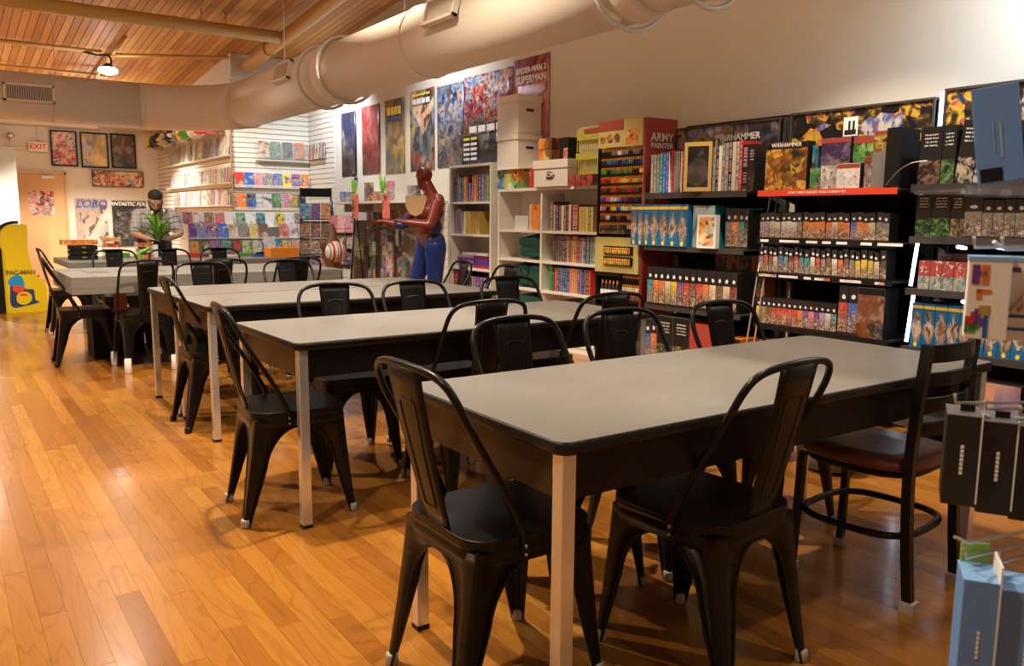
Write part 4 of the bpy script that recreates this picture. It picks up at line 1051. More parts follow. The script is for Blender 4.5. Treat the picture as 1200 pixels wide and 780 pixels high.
# shelf 2: blue boxes
row('game_box', 'game box', 4.69, GX-.02, 1.021, [(.066,.31,'blue','bluebox',0,'blue game box on edge')]*3+[(.092,.31,'blue','bluebox',0,'blue game box on edge')]*4, 'on second shelf right of the paint rack', 'blue game boxes on the left charcoal shelf', 'bluebox', .003, side=plain('blue_side_print', (.01, .12, .28), .35), depth=.26)
row('game_box', 'game box', 4.085, GX+.02, 1.021, [(.20,.30,'teal','p_pale',0,'blue box with grey battlefield picture')], 'on the second shelf of blue boxes', 'blue game boxes on the left charcoal shelf', 'bluebox')
M['wb'] = art('white_border_print', PAL['fire'], 3, .2, margin=.10)
row('game_box', 'game box', 3.985, GX-.045, 1.02, [(.17,.235,'white','wb',0,'white bordered figure box')], 'on the front lip of the second shelf', 'figure boxes on the second shelf', 'wb', depth=.04)
row('game_box', 'game box', 3.81, GX+.05, 1.021, [(.055,.28,'grey'),(.05,.28,'orange'),(.05,.28,'teal'),(.03,.27,'black')], 'right of the white bordered box', 'figure boxes on the second shelf', 'minibox', .003)
# shelf 3
cs = ['teal','orange','orange','cream','yellow','purple','red','brown','red','orange','cream','brown','cream','maroon']
row('game_box', 'game box', 4.50, GX-.01, .571, [(.058,.285,c,'minibox',0,f'{c} and black figure box') for c in cs], 'on third shelf right of the paint rack', 'figure boxes on the third shelf', 'minibox', .004, side=M['blackmatt'])
row('game_box', 'game box', 4.05, GX+.24, .571, [(.10,.40,'brown','dark'),(.12,.40,'orange','dark'),(.10,.40,'black','dark'),(.12,.40,'orange','dark')], 'standing tall behind the third shelf figure boxes', 'tall boxes behind the figure boxes', 'dark', .004, depth=.12)
row('game_box', 'game box', 4.52, GX-.0, .121, [(.06,.33,'blue','minibox'),(.06,.34,'orange','minibox'),(.16,.37,'olive','darkbox'),(.16,.37,'olive','darkbox'),(.23,.345,'red','red',0,'bright red box'),(.1,.3,'black','darkbox'),(.12,.28,'orange','minibox')], 'on the bottom shelf right of the paint rack', 'boxes on the bottom left shelf', 'darkbox', .006)

t = gondola('charcoal shelf unit with red front shelf and rows of small figure packs', 3.49, 2.53, [(1.41, 4.48, M['redpaint'], .035), (1.10, 4.5, M['black'], .035), (.875, 4.5, M['black'], .03), (.53, 4.5, M['black'], .03), (.12, 4.5, gun, .06)])
text_obj('START HERE! CHOOSE YOUR COMBAT KIT', .021, M['letter_white'], t, (4.4705, 3.05, 1.3945), (R(90), 0, -PI/2))
for yy in (3.50, 3.44):
    MB().tube([(4.62, yy, 1.38), (4.40, yy, .12)], .006, 6).build('slanted_rail', M['chrome'], t)
for z, x in ((1.087, 4.491), (.86, 4.491)):
    rnd = random.Random(int(z*100))
    y = 3.46
    while y > 2.6: w_ = rnd.uniform(.05, .16); MB().box(x-.0035, x-.002, y-w_, y, z-.008, z+.008).build('label_strip', M['letter_white'] if z > 1 else A['mixed'], t); y -= w_+rnd.uniform(.02, .1)
h = header_board('dark header board crowded with yellow, red and blue shapes, over the red shelf', 3.54, 2.55, 1.70, 1.93, A['header'], 'black', [])
MB().box(.40, .50, -.004, -.001, .06, .18).build('emblem', M['letter_white'], h); MB().prism([(.41, -.006), (.49, -.006), (.49, -.004), (.41, -.004)], .07, .10).build('emblem_bar', M['letter_black'], h); MB().box(.435, .45, -.006, -.004, .10, .155).build('emblem_bar', M['letter_black'], h); MB().box(.465, .48, -.006, -.004, .10, .155).build('emblem_bar', M['letter_black'], h)
def facebox(y, z, w_, h_, mat, col, label, x=GX, d_=.07, title=None, tcol='letter_white', band=None, ts=.03, rotz=-PI/2, bandh=.16, lean=0):
    t_ = thing('game_box', label, 'game box', (x, y, z), rotz)
    o = MB().box(-w_/2, w_/2, 0, d_, 0, h_, 0, {0: 1, 1: 1, 3: 1, 4: 1, 5: 1}).build('box_body', [mat, M['blackmatt']], t_); o.color = (*COL[col], 1)
    if band: MB().box(-w_/2+.002, w_/2-.002, -.0015, 0, h_*(1-bandh), h_-.003).build('title_band', M[band], t_)
    if title: text_obj(title, ts, M[tcol], t_, (0, -.003, h_*(1-bandh/2)))
    if lean: t_.rotation_euler = (R(lean), 0, rotz)
    return t_
facebox(3.295, 1.415, .31, .30, A['b_gold'], 'orange', 'large orange and grey battle picture box at the left of the red shelf', GX-.01, .08, 'WARHAMMER', 'letter_white', 'black', .035, bandh=.13)
item('game_box', 'game box', 'thin dark and red box on edge right of the large orange box', boxmb(.02, .2, .27), A['dark'], GX+.02, 3.115, 1.415, 'teal')
facebox(2.985, 1.415, .20, .31, A['b_dark'], 'purple', 'dark picture box with red title band in the middle of the red shelf', GX+.05, .1, None, band='red', bandh=.1)
facebox(3.075, 1.415, .09, .13, A['dark'], 'green', 'small dark green box before the dark picture box', GX-.0, .04)
facebox(2.975, 1.415, .11, .14, A['pale'], 'grey', 'small shiny grey pack in the middle of the red shelf', GX-.02, .04)
facebox(2.79, 1.415, .20, .31, A['b_green'], 'green', 'pale green framed box with red band on the red shelf', GX+.08, .08, None, band='red', bandh=.14)
facebox(2.845, 1.415, .15, .145, A['pale'], 'white', 'small white box with coloured dots and red top on the red shelf', GX-.02, .05, band='red', bandh=.18)
facebox(2.735, 1.415, .085, .18, A['pale'], 'brown', 'narrow white box with tiny figures on the red shelf', GX-.0, .05, band='red', bandh=.2, rotz=-PI/2-R(30))
facebox(2.655, 1.415, .085, .20, M['tint'], 'grey', 'plain grey box at the right of the red shelf', GX-.02, .12)
facebox(2.66, 1.617, .10, .12, A['gold'], 'brown', 'brown picture box on the plain grey box', GX-.0, .15, band='red', bandh=.15)
facebox(2.575, 1.415, .075, .33, M['black'], 'black', 'tall black box end at the right edge of the red shelf', GX-.03, .22)
cs1 = ['lilac','lilac','cream','white','white','white','white','grey','orange','orange','orange','orange','orange','cream','orange','orange','blue','orange','orange','cream','grey','grey']
row('figure_pack', 'figure pack', 3.475, GX-.002, 1.101, [(.0395,.165+.004*(k % 3),c,'minibox',-(k % 4)*1.2,f'{c} banded figure pack') for k, c in enumerate(cs1)], 'in the upper row below the red shelf', 'small figure packs', 'minibox', .0015, side=M['blackmatt'], depth=.10)
cs2 = ['grey','red','brown','cream','blue','teal','maroon','red','teal','teal','white','red','grey','brown','white','orange','brown','grey','yellow','yellow','yellow','cream','black']
row('figure_pack', 'figure pack', 3.47, GX-.002, .876, [(.0375,.165+.006*((k*5) % 3),c,'minibox',-((k*3) % 5)*1.5,f'{c} banded figure pack') for k, c in enumerate(cs2)], 'in the middle row below the red shelf', 'small figure packs', 'minibox', .0015, side=M['blackmatt'], depth=.10)
cs3 = ['yellow','olive','brown','red','red','red','red','red','orange','purple','pink','purple','lilac','white','teal']
row('figure_pack', 'figure pack', 3.47, GX-.002, .531, [(.0385,.18,c,'minibox',-1,f'{c} banded figure pack') for c in cs3], 'in the lower pack row above the table', 'small figure packs', 'minibox', .0015, side=M['blackmatt'], depth=.10)
row('game_box', 'game box', 2.865, GX-.0, .531, [(.06,.30,'red','minibox'),(.065,.30,'blue','minibox')], 'right of the lower pack row', 'larger boxes at the right of the lower pack row', 'minibox', .004, side=M['blackmatt'], depth=.2)
facebox(2.65, .531, .17, .30, A['b_dark'], 'orange', 'large dark picture box with blue white streak, right of lower pack row', GX-.01, .15, band='black', bandh=.14)
row('game_box', 'game box', 3.45, GX, .121, [(.12,.3,'orange','minibox'),(.14,.3,'teal','darkbox'),(.2,.28,'white','p_pale'),(.15,.3,'black','darkbox')], 'on the bottom shelf under the figure packs', 'boxes on the bottom middle shelf', 'darkbox', .01)

tag(MB().tube(smooth_path([(4.40, 2.56, 1.42), (4.42, 2.50, 1.50), (4.44, 2.44, 1.54), (4.46, 2.36, 1.55)]), .003, 6).build('cable', M['chrome_dull']), 'thin curved cable between the red shelf and the right shelf unit', 'cable')
# right hand unit with LED tubes
t = gondola('charcoal shelf unit with glowing light tubes at the right', 2.44, .55, [(1.42, 4.46, gun, .04), (1.135, 4.48, gun, .035), (.845, 4.48, gun, .035), (.515, 4.48, gun, .035), (.12, 4.46, gun, .06)])
for z0, z1 in ((.86, 1.10), (.54, .81)):
    MB().tube([(4.50, 2.425, z0), (4.54, 2.425, z1)], .010, 8).build('light_tube', M['led'], t)
for yy, z in ((2.17, 1.10), (1.97, 1.105), (2.12, .81), (1.62, 1.10)):
    MB().tube([(4.475, yy, z-.012), (4.56, yy, z-.02)], .010, 8).build('light_tube', M['led'], t)
header_board('dark header board with orange robed shape, at the far right', 2.50, 1.55, 1.77, 1.97, A['header'], 'navy')
MB().box(4.86, 4.875, 2.505, 2.53, 1.75, 1.97).build('light_strip', M['led'], t)
row('game_box', 'game box', 2.415, GX-.03, 1.421, [(.12,.31,'brown','darkbox'),(.07,.31,'green','darkbox'),(.09,.33,'cream','darkbox',5),(.03,.31,'white','darkbox',6),(.08,.30,'gold','darkbox',5),(.11,.3,'black','darkbox'),(.11,.3,'brown','darkbox'),(.11,.3,'black','darkbox'),(.12,.3,'grey','darkbox')], 'on the top shelf of the unit with light tubes', 'black boxes on the top right shelf', 'darkbox', .004, side=M['blackmatt'])
row('game_box', 'game box', 2.42, GX-.01, 1.136, [(.085,.245,'green','darkbox'),(.10,.245,'green','darkbox'),(.07,.24,'tan','darkbox'),(.09,.21,'grey','minibox')]+[(.05,.20,'grey','minibox')]*20, 'on the second shelf of the unit with light tubes', 'grey figure packs on the right', 'minibox', .003, side=M['blackmatt'], depth=.12)
def redtop():
    t_ = NT('red_topped_box_print'); inf = t_.info(); gx, gy, gz = t_.sep(t_.gen); off = t_.math('MULTIPLY', inf['Random'], 50.0)
    n0 = t_.node('ShaderNodeVectorMath', operation='ADD'); t_.put(n0.inputs[0], t_.map(t_.obj, (28, 28, 28))); t_.put(n0.inputs[1], t_.comb(off, off, off))
    n = t_.noise(n0.outputs[0], 1.2, 3, .6, 1.5)
    c = t_.ramp(n, [(.3, (.03,.1,.12)), (.45, (.1,.25,.28)), (.6, (.5,.35,.25)), (.75, (.6,.6,.55))])
    c = t_.mix(t_.math('GREATER_THAN', gz, .47), c, t_.mix(t_.ramp(n, [(.58, (0,0,0)), (.62, (1,1,1))]), (.33, .05, .05, 1), (.6, .5, .45, 1)))
    return t_.out(c, .35)
M['redtop'] = redtop()
row('game_box', 'game box', 2.38, GX-.01, .846, [(.062,.16,'red','redtop',0,'red and teal small box')]*18, 'on the third shelf by the light tubes', 'red and teal boxes on the right', 'redtop', .003, side=plain('dark_red_side', (.25, .04, .035), .4), depth=.12)
for k in range(6):
    item('game_box', 'game box', f'{("red","grey")[k % 2]} flat box lying behind the red and teal boxes, {ORD[k]} from left', boxmb(.15, .12, .2), A['dark'], GX+.13, 2.27-.16*k, .846, ('maroon','black')[k % 2], group='flat boxes behind the red ones')
row('game_box', 'game box', 2.405, GX-.0, .516, [(.064,.25,'blue','bluebox',0,'blue box with yellow title')]*24, 'on the fourth shelf by the light tubes', 'blue boxes with yellow titles on the right', 'bluebox', .003, side=plain('blue_side_print_b', (.01, .12, .28), .35), depth=.2)
facebox(1.95, .121, .34, .27, A['p_cool'], 'orange', 'blue box with orange creature shapes on the bottom right shelf', 4.44, .25)
facebox(1.55, .121, .36, .27, M['bluebox'], 'blue', 'blue box with yellow bar on the bottom right shelf', 4.44, .25)
# grey bag and floral bag on the floor beneath the shelves
t = thing('shoulder_bag', 'grey rounded bag lying behind the wooden seated chair', 'bag', (3.55, 2.25, .0), R(20))
m = MB(); m.lathe([(.05, 0), (.13, .02), (.15, .1), (.14, .2), (.10, .27), (.03, .29)], 20); m.build('bag_body', plain('grey_fabric', (.16, .14, .125), .9), t)
MB().tube(smooth_path([(-.12, 0, .24), (-.05, 0, .36), (.05, 0, .36), (.12, 0, .24)]), .012, 6).build('strap', M['blackmatt'], t)
t = thing('fabric_bag', 'dark bag with blue flowers on the floor beneath the right shelves', 'bag', (3.5, 2.62, .0))
m = MB(); m.lathe([(.08, 0), (.16, .03), (.17, .16), (.12, .26), (.04, .29)], 18); m.build('bag_body', plain('teal_dark_fabric', (.02, .06, .08), .8), t)
m = MB(); rnd = random.Random(5)
for k in range(14): a = rnd.uniform(PI, 2*PI); m.ball((.165*math.cos(a), .165*math.sin(a), rnd.uniform(.08, .24)), .018, 8, 0, 4)
m.build('flower_print', plain('blue_flower', (.05, .1, .5), .7), t)

# ------------------------------------------------------------------ comics on the slatwall block
rc = random.Random(11)
CN = ['red','orange','yellow','green','blue','teal','purple','pink','white','grey','black','brown','cream']
def comic(x, y, z, w_, h_, col, label, rotz=0, tilt=-6, mat=None, group='comics on the slatwall', name='comic_book', holder=False):
    key = (round(w_, 3), round(h_, 3))
    me = _boxc.get(key)
    if me is None: me = _boxc[key] = MB().box(-w_/2, w_/2, 0, .006, 0, h_, 0, {1: 1, 0: 1, 3: 1, 5: 1, 4: 1}).mesh('comic_book'); me.materials.append(None); me.materials.append(M['paper'])
    o = bpy.data.objects.new(name, me); C.objects.link(o)
    mm = A[mat or rc.choice(['mixed','mixed','fire','cool','titled','pale','green','dark'])]
    o.material_slots[0].link = 'OBJECT'; o.material_slots[0].material = mm
    o.location = (x, y, z); o.rotation_euler = (R(tilt), 0, rotz)
    return tag(o, label, 'comic', group, None, jit(col))
def ledge(x0, x1, y, z, label, d_=.05, mat=None):
    t = thing('display_ledge', label, 'ledge', ((x0+x1)/2, y, z)); w_ = (x1-x0)/2
    MB().box(-w_, w_, -d_, 0, -.008, 0).build('ledge_base', mat or M['white'], t); MB().box(-w_, w_, -d_-.004, -d_, -.008, .03).build('ledge_lip', mat or M['slatm'], t); return t
yf = YF-.06
ledge(XB, 4.93, YF-.005, 1.655, 'cream ledge under the top row of bright comics on the slatwall')
top = ['red','blue','pink','grey','blue','yellow','purple','orange']
for k, c in enumerate(top): comic(XB+.07+.148*k, yf, 1.66, .138, .215, c, f'{c} comic, {ORD[k]} from left in the bright top row of the slatwall', mat='titled' if k in (0, 1, 5, 7) else 'mixed')
ledge(XB, 4.93, YF-.005, 1.315, 'cream ledge under the second row of comics on the slatwall')
sec = [('orange', .0), ('blue', .155), ('white', .40), ('green', .54), ('pink', .685), ('olive', .83), ('black', .955)]
for k, (c, dx) in enumerate(sec): comic(XB+.09+dx, yf, 1.32, .14, .24, c, f'{c} comic, {ORD[k]} from left in the second row of the slatwall', mat='titled' if k == 0 else None)
for k, c in enumerate(['white','green','grey','orange','grey','brown','cream','grey','pink']):
    if k < 4: comic(4.24+.19*k, yf, 2.11, .15, .25, c, f'bagged {c} comic, {ORD[k]} from left in the high row of the slatwall')
    else: comic(XW-.07, 12.45-.13*(k-4), 2.10, .12, .24, c, f'bagged {c} comic, {ORD[k-4]} from the corner in the high row on the right wall', rotz=-PI/2)
t = thing('clear_sleeve_rail', 'clear plastic pocket rail around the high bagged comics', 'rail', (0, 0, 0))
MB().box(4.12, 4.95, YF-.10, YF-.095, 2.07, 2.40).build('clear_front', M['clear'], t); MB().box(4.12, 4.95, YF-.10, YF-.01, 2.06, 2.07).build('rail_base', M['white'], t)
# stepped comic rack in front of the slatwall
t = thing('comic_rack', 'long stepped clear rack of comics in front of the slatwall corner', 'rack', (0, 0, 0))
tiers = [(11.95, 1.08), (11.85, .93), (11.75, .70)]
tiers = [(12.02, 1.06), (11.90, .90), (11.76, .665)]
for k, (y_, z) in enumerate(tiers):
    MB().box(2.86, 4.72, y_-.04, y_+.12, z-.012, z).build('shelf', M['white'], t); MB().box(2.86, 4.72, y_-.044, y_-.040, z-.012, z+.03).build('clear_front', M['clear'], t)
MB().box(2.86, 4.72, 12.14, 12.16, .0, 1.28).build('back_panel', M['white'], t); MB().box(2.86, 2.875, 11.72, 12.16, 0, 1.1).build('side_panel', M['white'], t); MB().box(2.86, 4.72, 11.78, 12.1, 0, .60).build('cabinet', M['beige'], t)
for k in range(3): MB().box(3.0+.58*k, 3.48+.58*k, 11.70, 11.76, .655, .69).build('black_tray', M['black'], t)
gaps = [{4, 8}, {8}, {9}]
for r_, (y_, z) in enumerate(tiers):
    for k in range(12):
        if k in gaps[r_] and r_ != 2: continue
        c = rc.choice(['red','black','grey','green','orange','yellow','cream','blue','brown','white','purple','grey','teal'])
        comic(2.96+.148*k, y_+.03, z+.004, .135, .205, c, f'{c} comic, {ORD[k]} from left in the {("upper","middle","lower")[r_]} tier of the stepped rack', tilt=-12, group='comics in the stepped rack')
comic(4.0, 11.70, .70, .17, .225, 'white', 'white price list card leaning on the stepped rack', tilt=-8, mat='pale', name='price_card', group=None)
# side face of the block: bagged packs along the receding wall
for r_, (z, h_, n_, y_a) in enumerate([(2.13, .30, 24, 12.75), (1.72, .24, 24, 12.75), (1.38, .25, 22, 12.75), (1.05, .2, 18, 12.75)]):
    for k in range(n_):
        c = rc.choice(['white','grey','grey','cream','pink','red','yellow','blue','white','green','brown'])
        o = comic(XB-.05, y_a+.16*k, z, .145, h_-.02*(k % 2), c, f'{c} bagged pack, {ORD[k]} from the corner in the {ORD[r_]} row down on the side slatwall', rotz=-PI/2, tilt=-5, mat=rc.choice(['pale','pale','mixed','cool']), group='bagged packs on the side slatwall')
    tag(MB().box(XB-.09, XB-.013, y_a-.1, y_a+.16*n_, z-.012, z).build('slat_shelf', M['white']), f'{ORD[r_]} narrow white ledge down on the receding side slatwall', 'ledge')
# toys on top of the side wall rows
def toy(kind, x, y, z, s, col, col2, label):
    t = thing('toy', label, 'toy', (x, y, z), rc.uniform(-.4, .4), 'toys heaped high on the side slatwall')
    m = MB(); m.ball((0, 0, .12*s), (.12*s, .12*s, .13*s), 14, 0, 10)
    if kind == 'helmet': m.tube([(.13*s*math.cos(a), .13*s*math.sin(a)-.01, .04*s) for a in [2*PI*k/14 for k in range(14)]], .018*s, 6, closed=True)
    if kind == 'plush': m.ball((-.09*s, 0, .23*s), .05*s, 8, 0, 6); m.ball((.09*s, 0, .23*s), .05*s, 8, 0, 6); m.ball((0, -.09*s, .09*s), (.06*s, .05*s, .045*s), 8, 0, 6)
    if kind == 'spiky':
        for k in range(9): a = 2*PI*k/9; m.tube([(0, 0, .12*s), (.17*s*math.cos(a), -.05*s, .12*s+.17*s*math.sin(a))], [.035*s, .004], 6)
    o = m.build('toy_body', M['tintgloss'], t); o.color = (*COL[col], 1)
    v = MB(); v.ball((0, -.075*s, .13*s), (.085*s, .06*s, .05*s), 12, 0, 8)
    if kind == 'helmet': v.ball((0, .0, .235*s), (.02*s, .10*s, .03*s), 8, 0, 6)
    o = v.build('toy_face', M['tintgloss'], t); o.color = (*COL[col2], 1); return t
tl = [('helmet','yellow','red'),('helmet','black','red'),('spiky','black','gold'),('helmet','gold','grey'),('helmet','grey','black'),('spiky','black','white'),('helmet','grey','black'),('plush','yellow','orange'),('spiky','green','green'),('plush','white','grey'),('plush','white','cream'),('helmet','red','gold'),('plush','red','cream')]
for k, (kd, a, b) in enumerate(tl):
    yy = 16.9-.335*k
    toy(kd, XB-.205-.02*(k % 3), yy, 2.445, 1.05+.1*(k > 8), a, b, f'{a} and {b} {("toy","round toy")[k % 2]}, {ORD[k]} from the far end of the high toy heap')
tag(MB().box(XB-.34, XB-.013, 12.65, 17.1, 2.43, 2.442).build('slat_shelf', M['clear']), 'clear shelf under the heap of toys on the side slatwall', 'shelf')

# two black wire magazine racks by the corner
def mag_rack(x, y, z0, z1, w_, rot, label, cnt, hdr=True):
    t = thing('magazine_rack', label, 'rack', (x, y, 0), rot)
    for xx in (-w_/2, w_/2): MB().tube([(xx, -.16, 0), (xx, .10, z1)], .012, 6).build('post', M['black'], t); MB().tube([(xx, .35, 0), (xx, .10, z1*.95)], .009, 6).build('rear_strut', M['black'], t)
    if hdr: MB().box(-w_/2, w_/2, .06, .08, z1-.13, z1-.01).build('header_plate', M['blackmatt'], t)
    n_ = 4; hh = (z1-.2-z0)/n_
    for r_ in range(n_):
        z = z0+hh*r_; yy = -.16+.26*z/z1
        MB().box(-w_/2, w_/2, yy-.09, yy, z-.012, z).build('rack_shelf', M['black'], t)
        MB().tube([(-w_/2, yy-.09, z+.05), (w_/2, yy-.09, z+.05)], .004, 5).build('rack_wire', M['black'], t)
        for k in range(cnt):
            xx = -w_/2+w_*(k+.5)/cnt; p = Vector((xx, yy-.04, z)); p.rotate(Quaternion((0, 0, 1), rot))
            c = rc.choice(['white','pink','grey','blue','cream','orange','purple','brown'])
            comic(x+p.x, y+p.y, z, min(.155, w_/cnt-.008), .225, c, f'{c} magazine, {ORD[k]} in the {ORD[n_-1-r_]} tier down of the {"left" if hdr else "right"} black wire rack', rotz=rot, tilt=-14, group='magazines in the black wire racks')
    return t
mag_rack(4.42, 11.0, .45, 1.62, .42, R(-30), 'black wire magazine rack with dark header plate before the slatwall corner', 3)
mag_rack(4.33, 9.92, .40, 1.42, .34, R(-50), 'black wire magazine rack without header, in front of the beige end panel', 3, False)
# striped round bag held in a brown wooden toy figure
t = thing('striped_ball', 'red and white striped ball in front of the wire racks', 'ball', (3.93, 9.17, .80))
m = MB(); m.ball((0, 0, .0), (.13, .13, .13), 24, 0, 16)
tt = NT('stripes'); gx, gy, gz = tt.sep(tt.obj); f_ = tt.math('FRACT', tt.math('MULTIPLY', gx, 13.0))
m.build('ball_body', tt.out(tt.ramp(f_, [(0, (.6,.03,.02)), (.33, (.75,.72,.65)), (.66, (.1,.22,.28)), (.8, (.75,.72,.65))], 'CONSTANT'), .5), t)
t = thing('wooden_stand', 'brown carved wooden stand behind the striped ball', 'stand', (3.98, 9.38, 0))
m = MB(); m.lathe([(.16, 0), (.14, .3), (.09, .62), (.14, .78), (.12, .88), (.05, .98), (.03, 1.10), (.01, 1.14)], 14)
for a in (-1, 1): m.tube([(0, 0, .8), (.14*a, -.02, .86), (.16*a, -.02, .96)], [.05, .04, .015], 8)
m.build('stand_body', plain('brown_carved_wood', (.17, .06, .03), .6), t)
# beige gondola end, shelf above, hanging packs, plants in pots
t = thing('end_panel_unit', 'beige slotted end panel unit right of the wire racks', 'shelving', (0, 0, 0))
MB().box(4.50, 4.90, 10.37, 10.58, 0, 1.17).build('unit_body', M['beige'], t)
for xx in (4.50, 4.68, 4.885): MB().box(xx, xx+.015, 10.355, 10.37, .02, 1.17).build('upright', M['white'], t)
for k in range(5): MB().box(4.50, 4.90, 10.36, 10.37, .1+.22*k, .115+.22*k).build('cross_bar', M['white'], t)
t = thing('wall_shelf', 'white wall shelf with pots and small boxes, above the hanging packs', 'shelf', (0, 0, 0))
MB().box(4.45, 4.995, 8.35, 10.6, 1.385, 1.415).build('board', M['white'], t)
for yy in (8.6, 9.5, 10.4): MB().box(4.6, 4.995, yy, yy+.02, 1.28, 1.385).build('bracket', M['white'], t)
t = thing('peg_panel', 'white slotted panel on the right wall behind the hanging packs', 'panel', (0, 0, 0))
MB().box(4.975, 4.998, 8.3, 10.35, .2, 1.38).build('panel_board', M['slatm'], t)
for k in range(12): MB().box(4.968, 4.975, 8.3, 10.35, .25+.095*k, .255+.095*k+.07).build('panel_slat', M['slatm'], t)
for r_, (z, n_, cl) in enumerate([(1.10, 8, ['grey','red','black','gold','grey','black','cream','black']), (.86, 9, ['brown','grey','black','grey','lilac','purple','white','navy','navy']), (.70, 6, ['green','teal','olive','white','yellow','gold']), (.52, 8, ['blue','green','olive','purple','grey','pink','navy','teal']), (.33, 6, ['black','white','orange','grey','brown','white'])]):
    for k in range(n_):
        yy = 10.25-.16*k*(8/n_ if n_ > 8 else 1); c = cl[k % len(cl)]
        o = MB().box(-.065, .065, 0, .025, -.21, 0).build('hanging_pack', A[rc.choice(['mixed','cool','dark','pale'])], None, (4.86-.04*(k % 3), yy, z+.2)); o.rotation_euler = (0, rc.uniform(-.12, .12), -PI/2+rc.uniform(-.5, .3))
        tag(o, f'{c} hanging pack, {ORD[k]} from left in the {ORD[r_]} row down beside the dummy', 'hanging pack', 'packs hanging on the white panel', None, jit(c))
        MB().tube([(0, .015, .012), (0, .2, .012)], .003, 4).build('peg_hook', M['steel'], o)
def pot_plant(x, y, z, label, col, flower=None):
    t = thing('small_potted_plant', label, 'plant', (x, y, z)); MB().lathe([(.035, 0), (.05, .09), (.052, .1)], 12).build('pot', M['tint'], t).color = (*COL[col], 1)
    m = MB(); r_ = random.Random(int(y*100))
    for k in range(9):
        a = r_.uniform(0, 2*PI); h_ = r_.uniform(.12, .26); q = r_.uniform(.02, .06)
        m.tube([(0, 0, .08), (q*.4*math.cos(a), q*.4*math.sin(a), .08+h_*.5), (q*math.cos(a), q*math.sin(a), .08+h_)], [.006, .022, .004], 6, flat=.35)
    m.build('leaves', M['leaf'], t)
    if flower: m = MB(); m.ball((0, 0, .36), .035, 8, 0, 6); m.ball((.02, 0, .30), .025, 8, 0, 6); m.build('bloom', M['tint'], t).color = (*COL[flower], 1)
pot_plant(4.62, 10.12, 1.416, 'small potted plant with blue bloom, left one on the white wall shelf', 'orange', 'navy')
pot_plant(4.62, 9.30, 1.416, 'small green potted plant in the middle of the white wall shelf', 'tan')
for k, (yy, w_, h_, c, mt) in enumerate([(10.5, .1, .14, 'blue', 'mixed'), (10.32, .12, .13, 'teal', 'cool'), (9.70, .15, .24, 'navy', 'gold'), (9.50, .1, .12, 'orange', 'mixed'), (9.10, .12, .24, 'pink', 'mixed'), (9.42, .08, .12, 'blue', 'cool'), (8.5, .22, .17, 'grey', 'p_dark')]):
    item('game_box', 'game box', f'{c} small box, {ORD[k]} among the things on the white wall shelf', boxmb(w_, .06, h_), A[mt], 4.60+.03*(k == 5), yy, 1.416, c)
for k, yy in enumerate((9.72, 8.85)):
    item('notice_card', 'card', ('left','right')[k]+' red notice card hanging from the front of the white wall shelf', MB().box(-.10, .10, 0, .003, -.22, .06), [art('red_notice_%d' % k, [(.3, (.7, .1, .07)), (.6, (.75, .2, .15)), (.8, (.8, .6, .5))], 2, .0)], 4.44, yy, 1.42, 'red')

# ------------------------------------------------------------------ figures
def cap(mb, p0, r0, p1, r1, n=14, mi=0):
    p0, p1 = Vector(p0), Vector(p1); m = 5; pts = []; rs = []
    d = (p1-p0); L = d.length; d.normalize()
    for k in range(m): a = PI/2*(1-k/m); pts.append(p0-d*r0*math.sin(a)); rs.append(max(.0005, r0*math.cos(a)))
    pts.append(p0); rs.append(r0); pts.append(p1); rs.append(r1)
    for k in range(1, m+1): a = PI/2*k/m; pts.append(p1+d*r1*math.sin(a)); rs.append(max(.0005, r1*math.cos(a)))
    mb.tube(pts, rs, n, mi); return mb
def fuse(mb, name, mats, parent, voxel=.011, smooth_=6):
    o = mb.build(name, None if mats is None else mats, None)
    rm = o.modifiers.new('r', 'REMESH'); rm.mode = 'VOXEL'; rm.voxel_size = voxel; rm.use_smooth_shade = True
    sm = o.modifiers.new('s', 'SMOOTH'); sm.iterations = smooth_; sm.factor = .5
    me = bpy.data.meshes.new_from_object(o.evaluated_get(bpy.context.evaluated_depsgraph_get())); bpy.data.objects.remove(o)
    me.polygons.foreach_set('use_smooth', [True]*len(me.polygons))
    me.materials.clear(); return link(name, me, mats, parent)
def hand(mb, w_, d, up_, side, s=1.0, curl=.5):
    """palm at wrist point w_, pointing along d, 'up_' = back of hand normal, side=+1/-1 thumb side"""
    w_, d, up_ = Vector(w_), Vector(d).normalized(), Vector(up_); up_ = (up_-d*up_.dot(d)).normalized(); sd = d.cross(up_)*side
    for o_ in (-.028, -.010, .010, .028): cap(mb, w_+sd*o_*.8*s, .017*s, w_+d*.075*s+sd*o_*s, .013*s, 8)
    for k, (o_, L) in enumerate([(.030, .070), (.011, .080), (-.009, .074), (-.028, .058)]):
        p = w_+d*.08*s+sd*o_*s; c_ = curl*(1+.15*k)
        for j, (f_, r_) in enumerate([(.45, .0100), (.32, .0092), (.25, .0082)]):
            a = c_*(j+.5); q = p+(d*math.cos(a)-up_*math.sin(a))*L*f_*s; cap(mb, p, r_*s, q, (r_-.0008)*s, 8); p = q
    p = w_+d*.02*s+sd*.030*s; q = p+(d*.6+sd*.8-up_*.25).normalized()*.04*s; cap(mb, p, .013*s, q, .011*s, 8); cap(mb, q, .011*s, q+(d*.9+sd*.25-up_*.35).normalized()*.032*s, .009*s, 8)
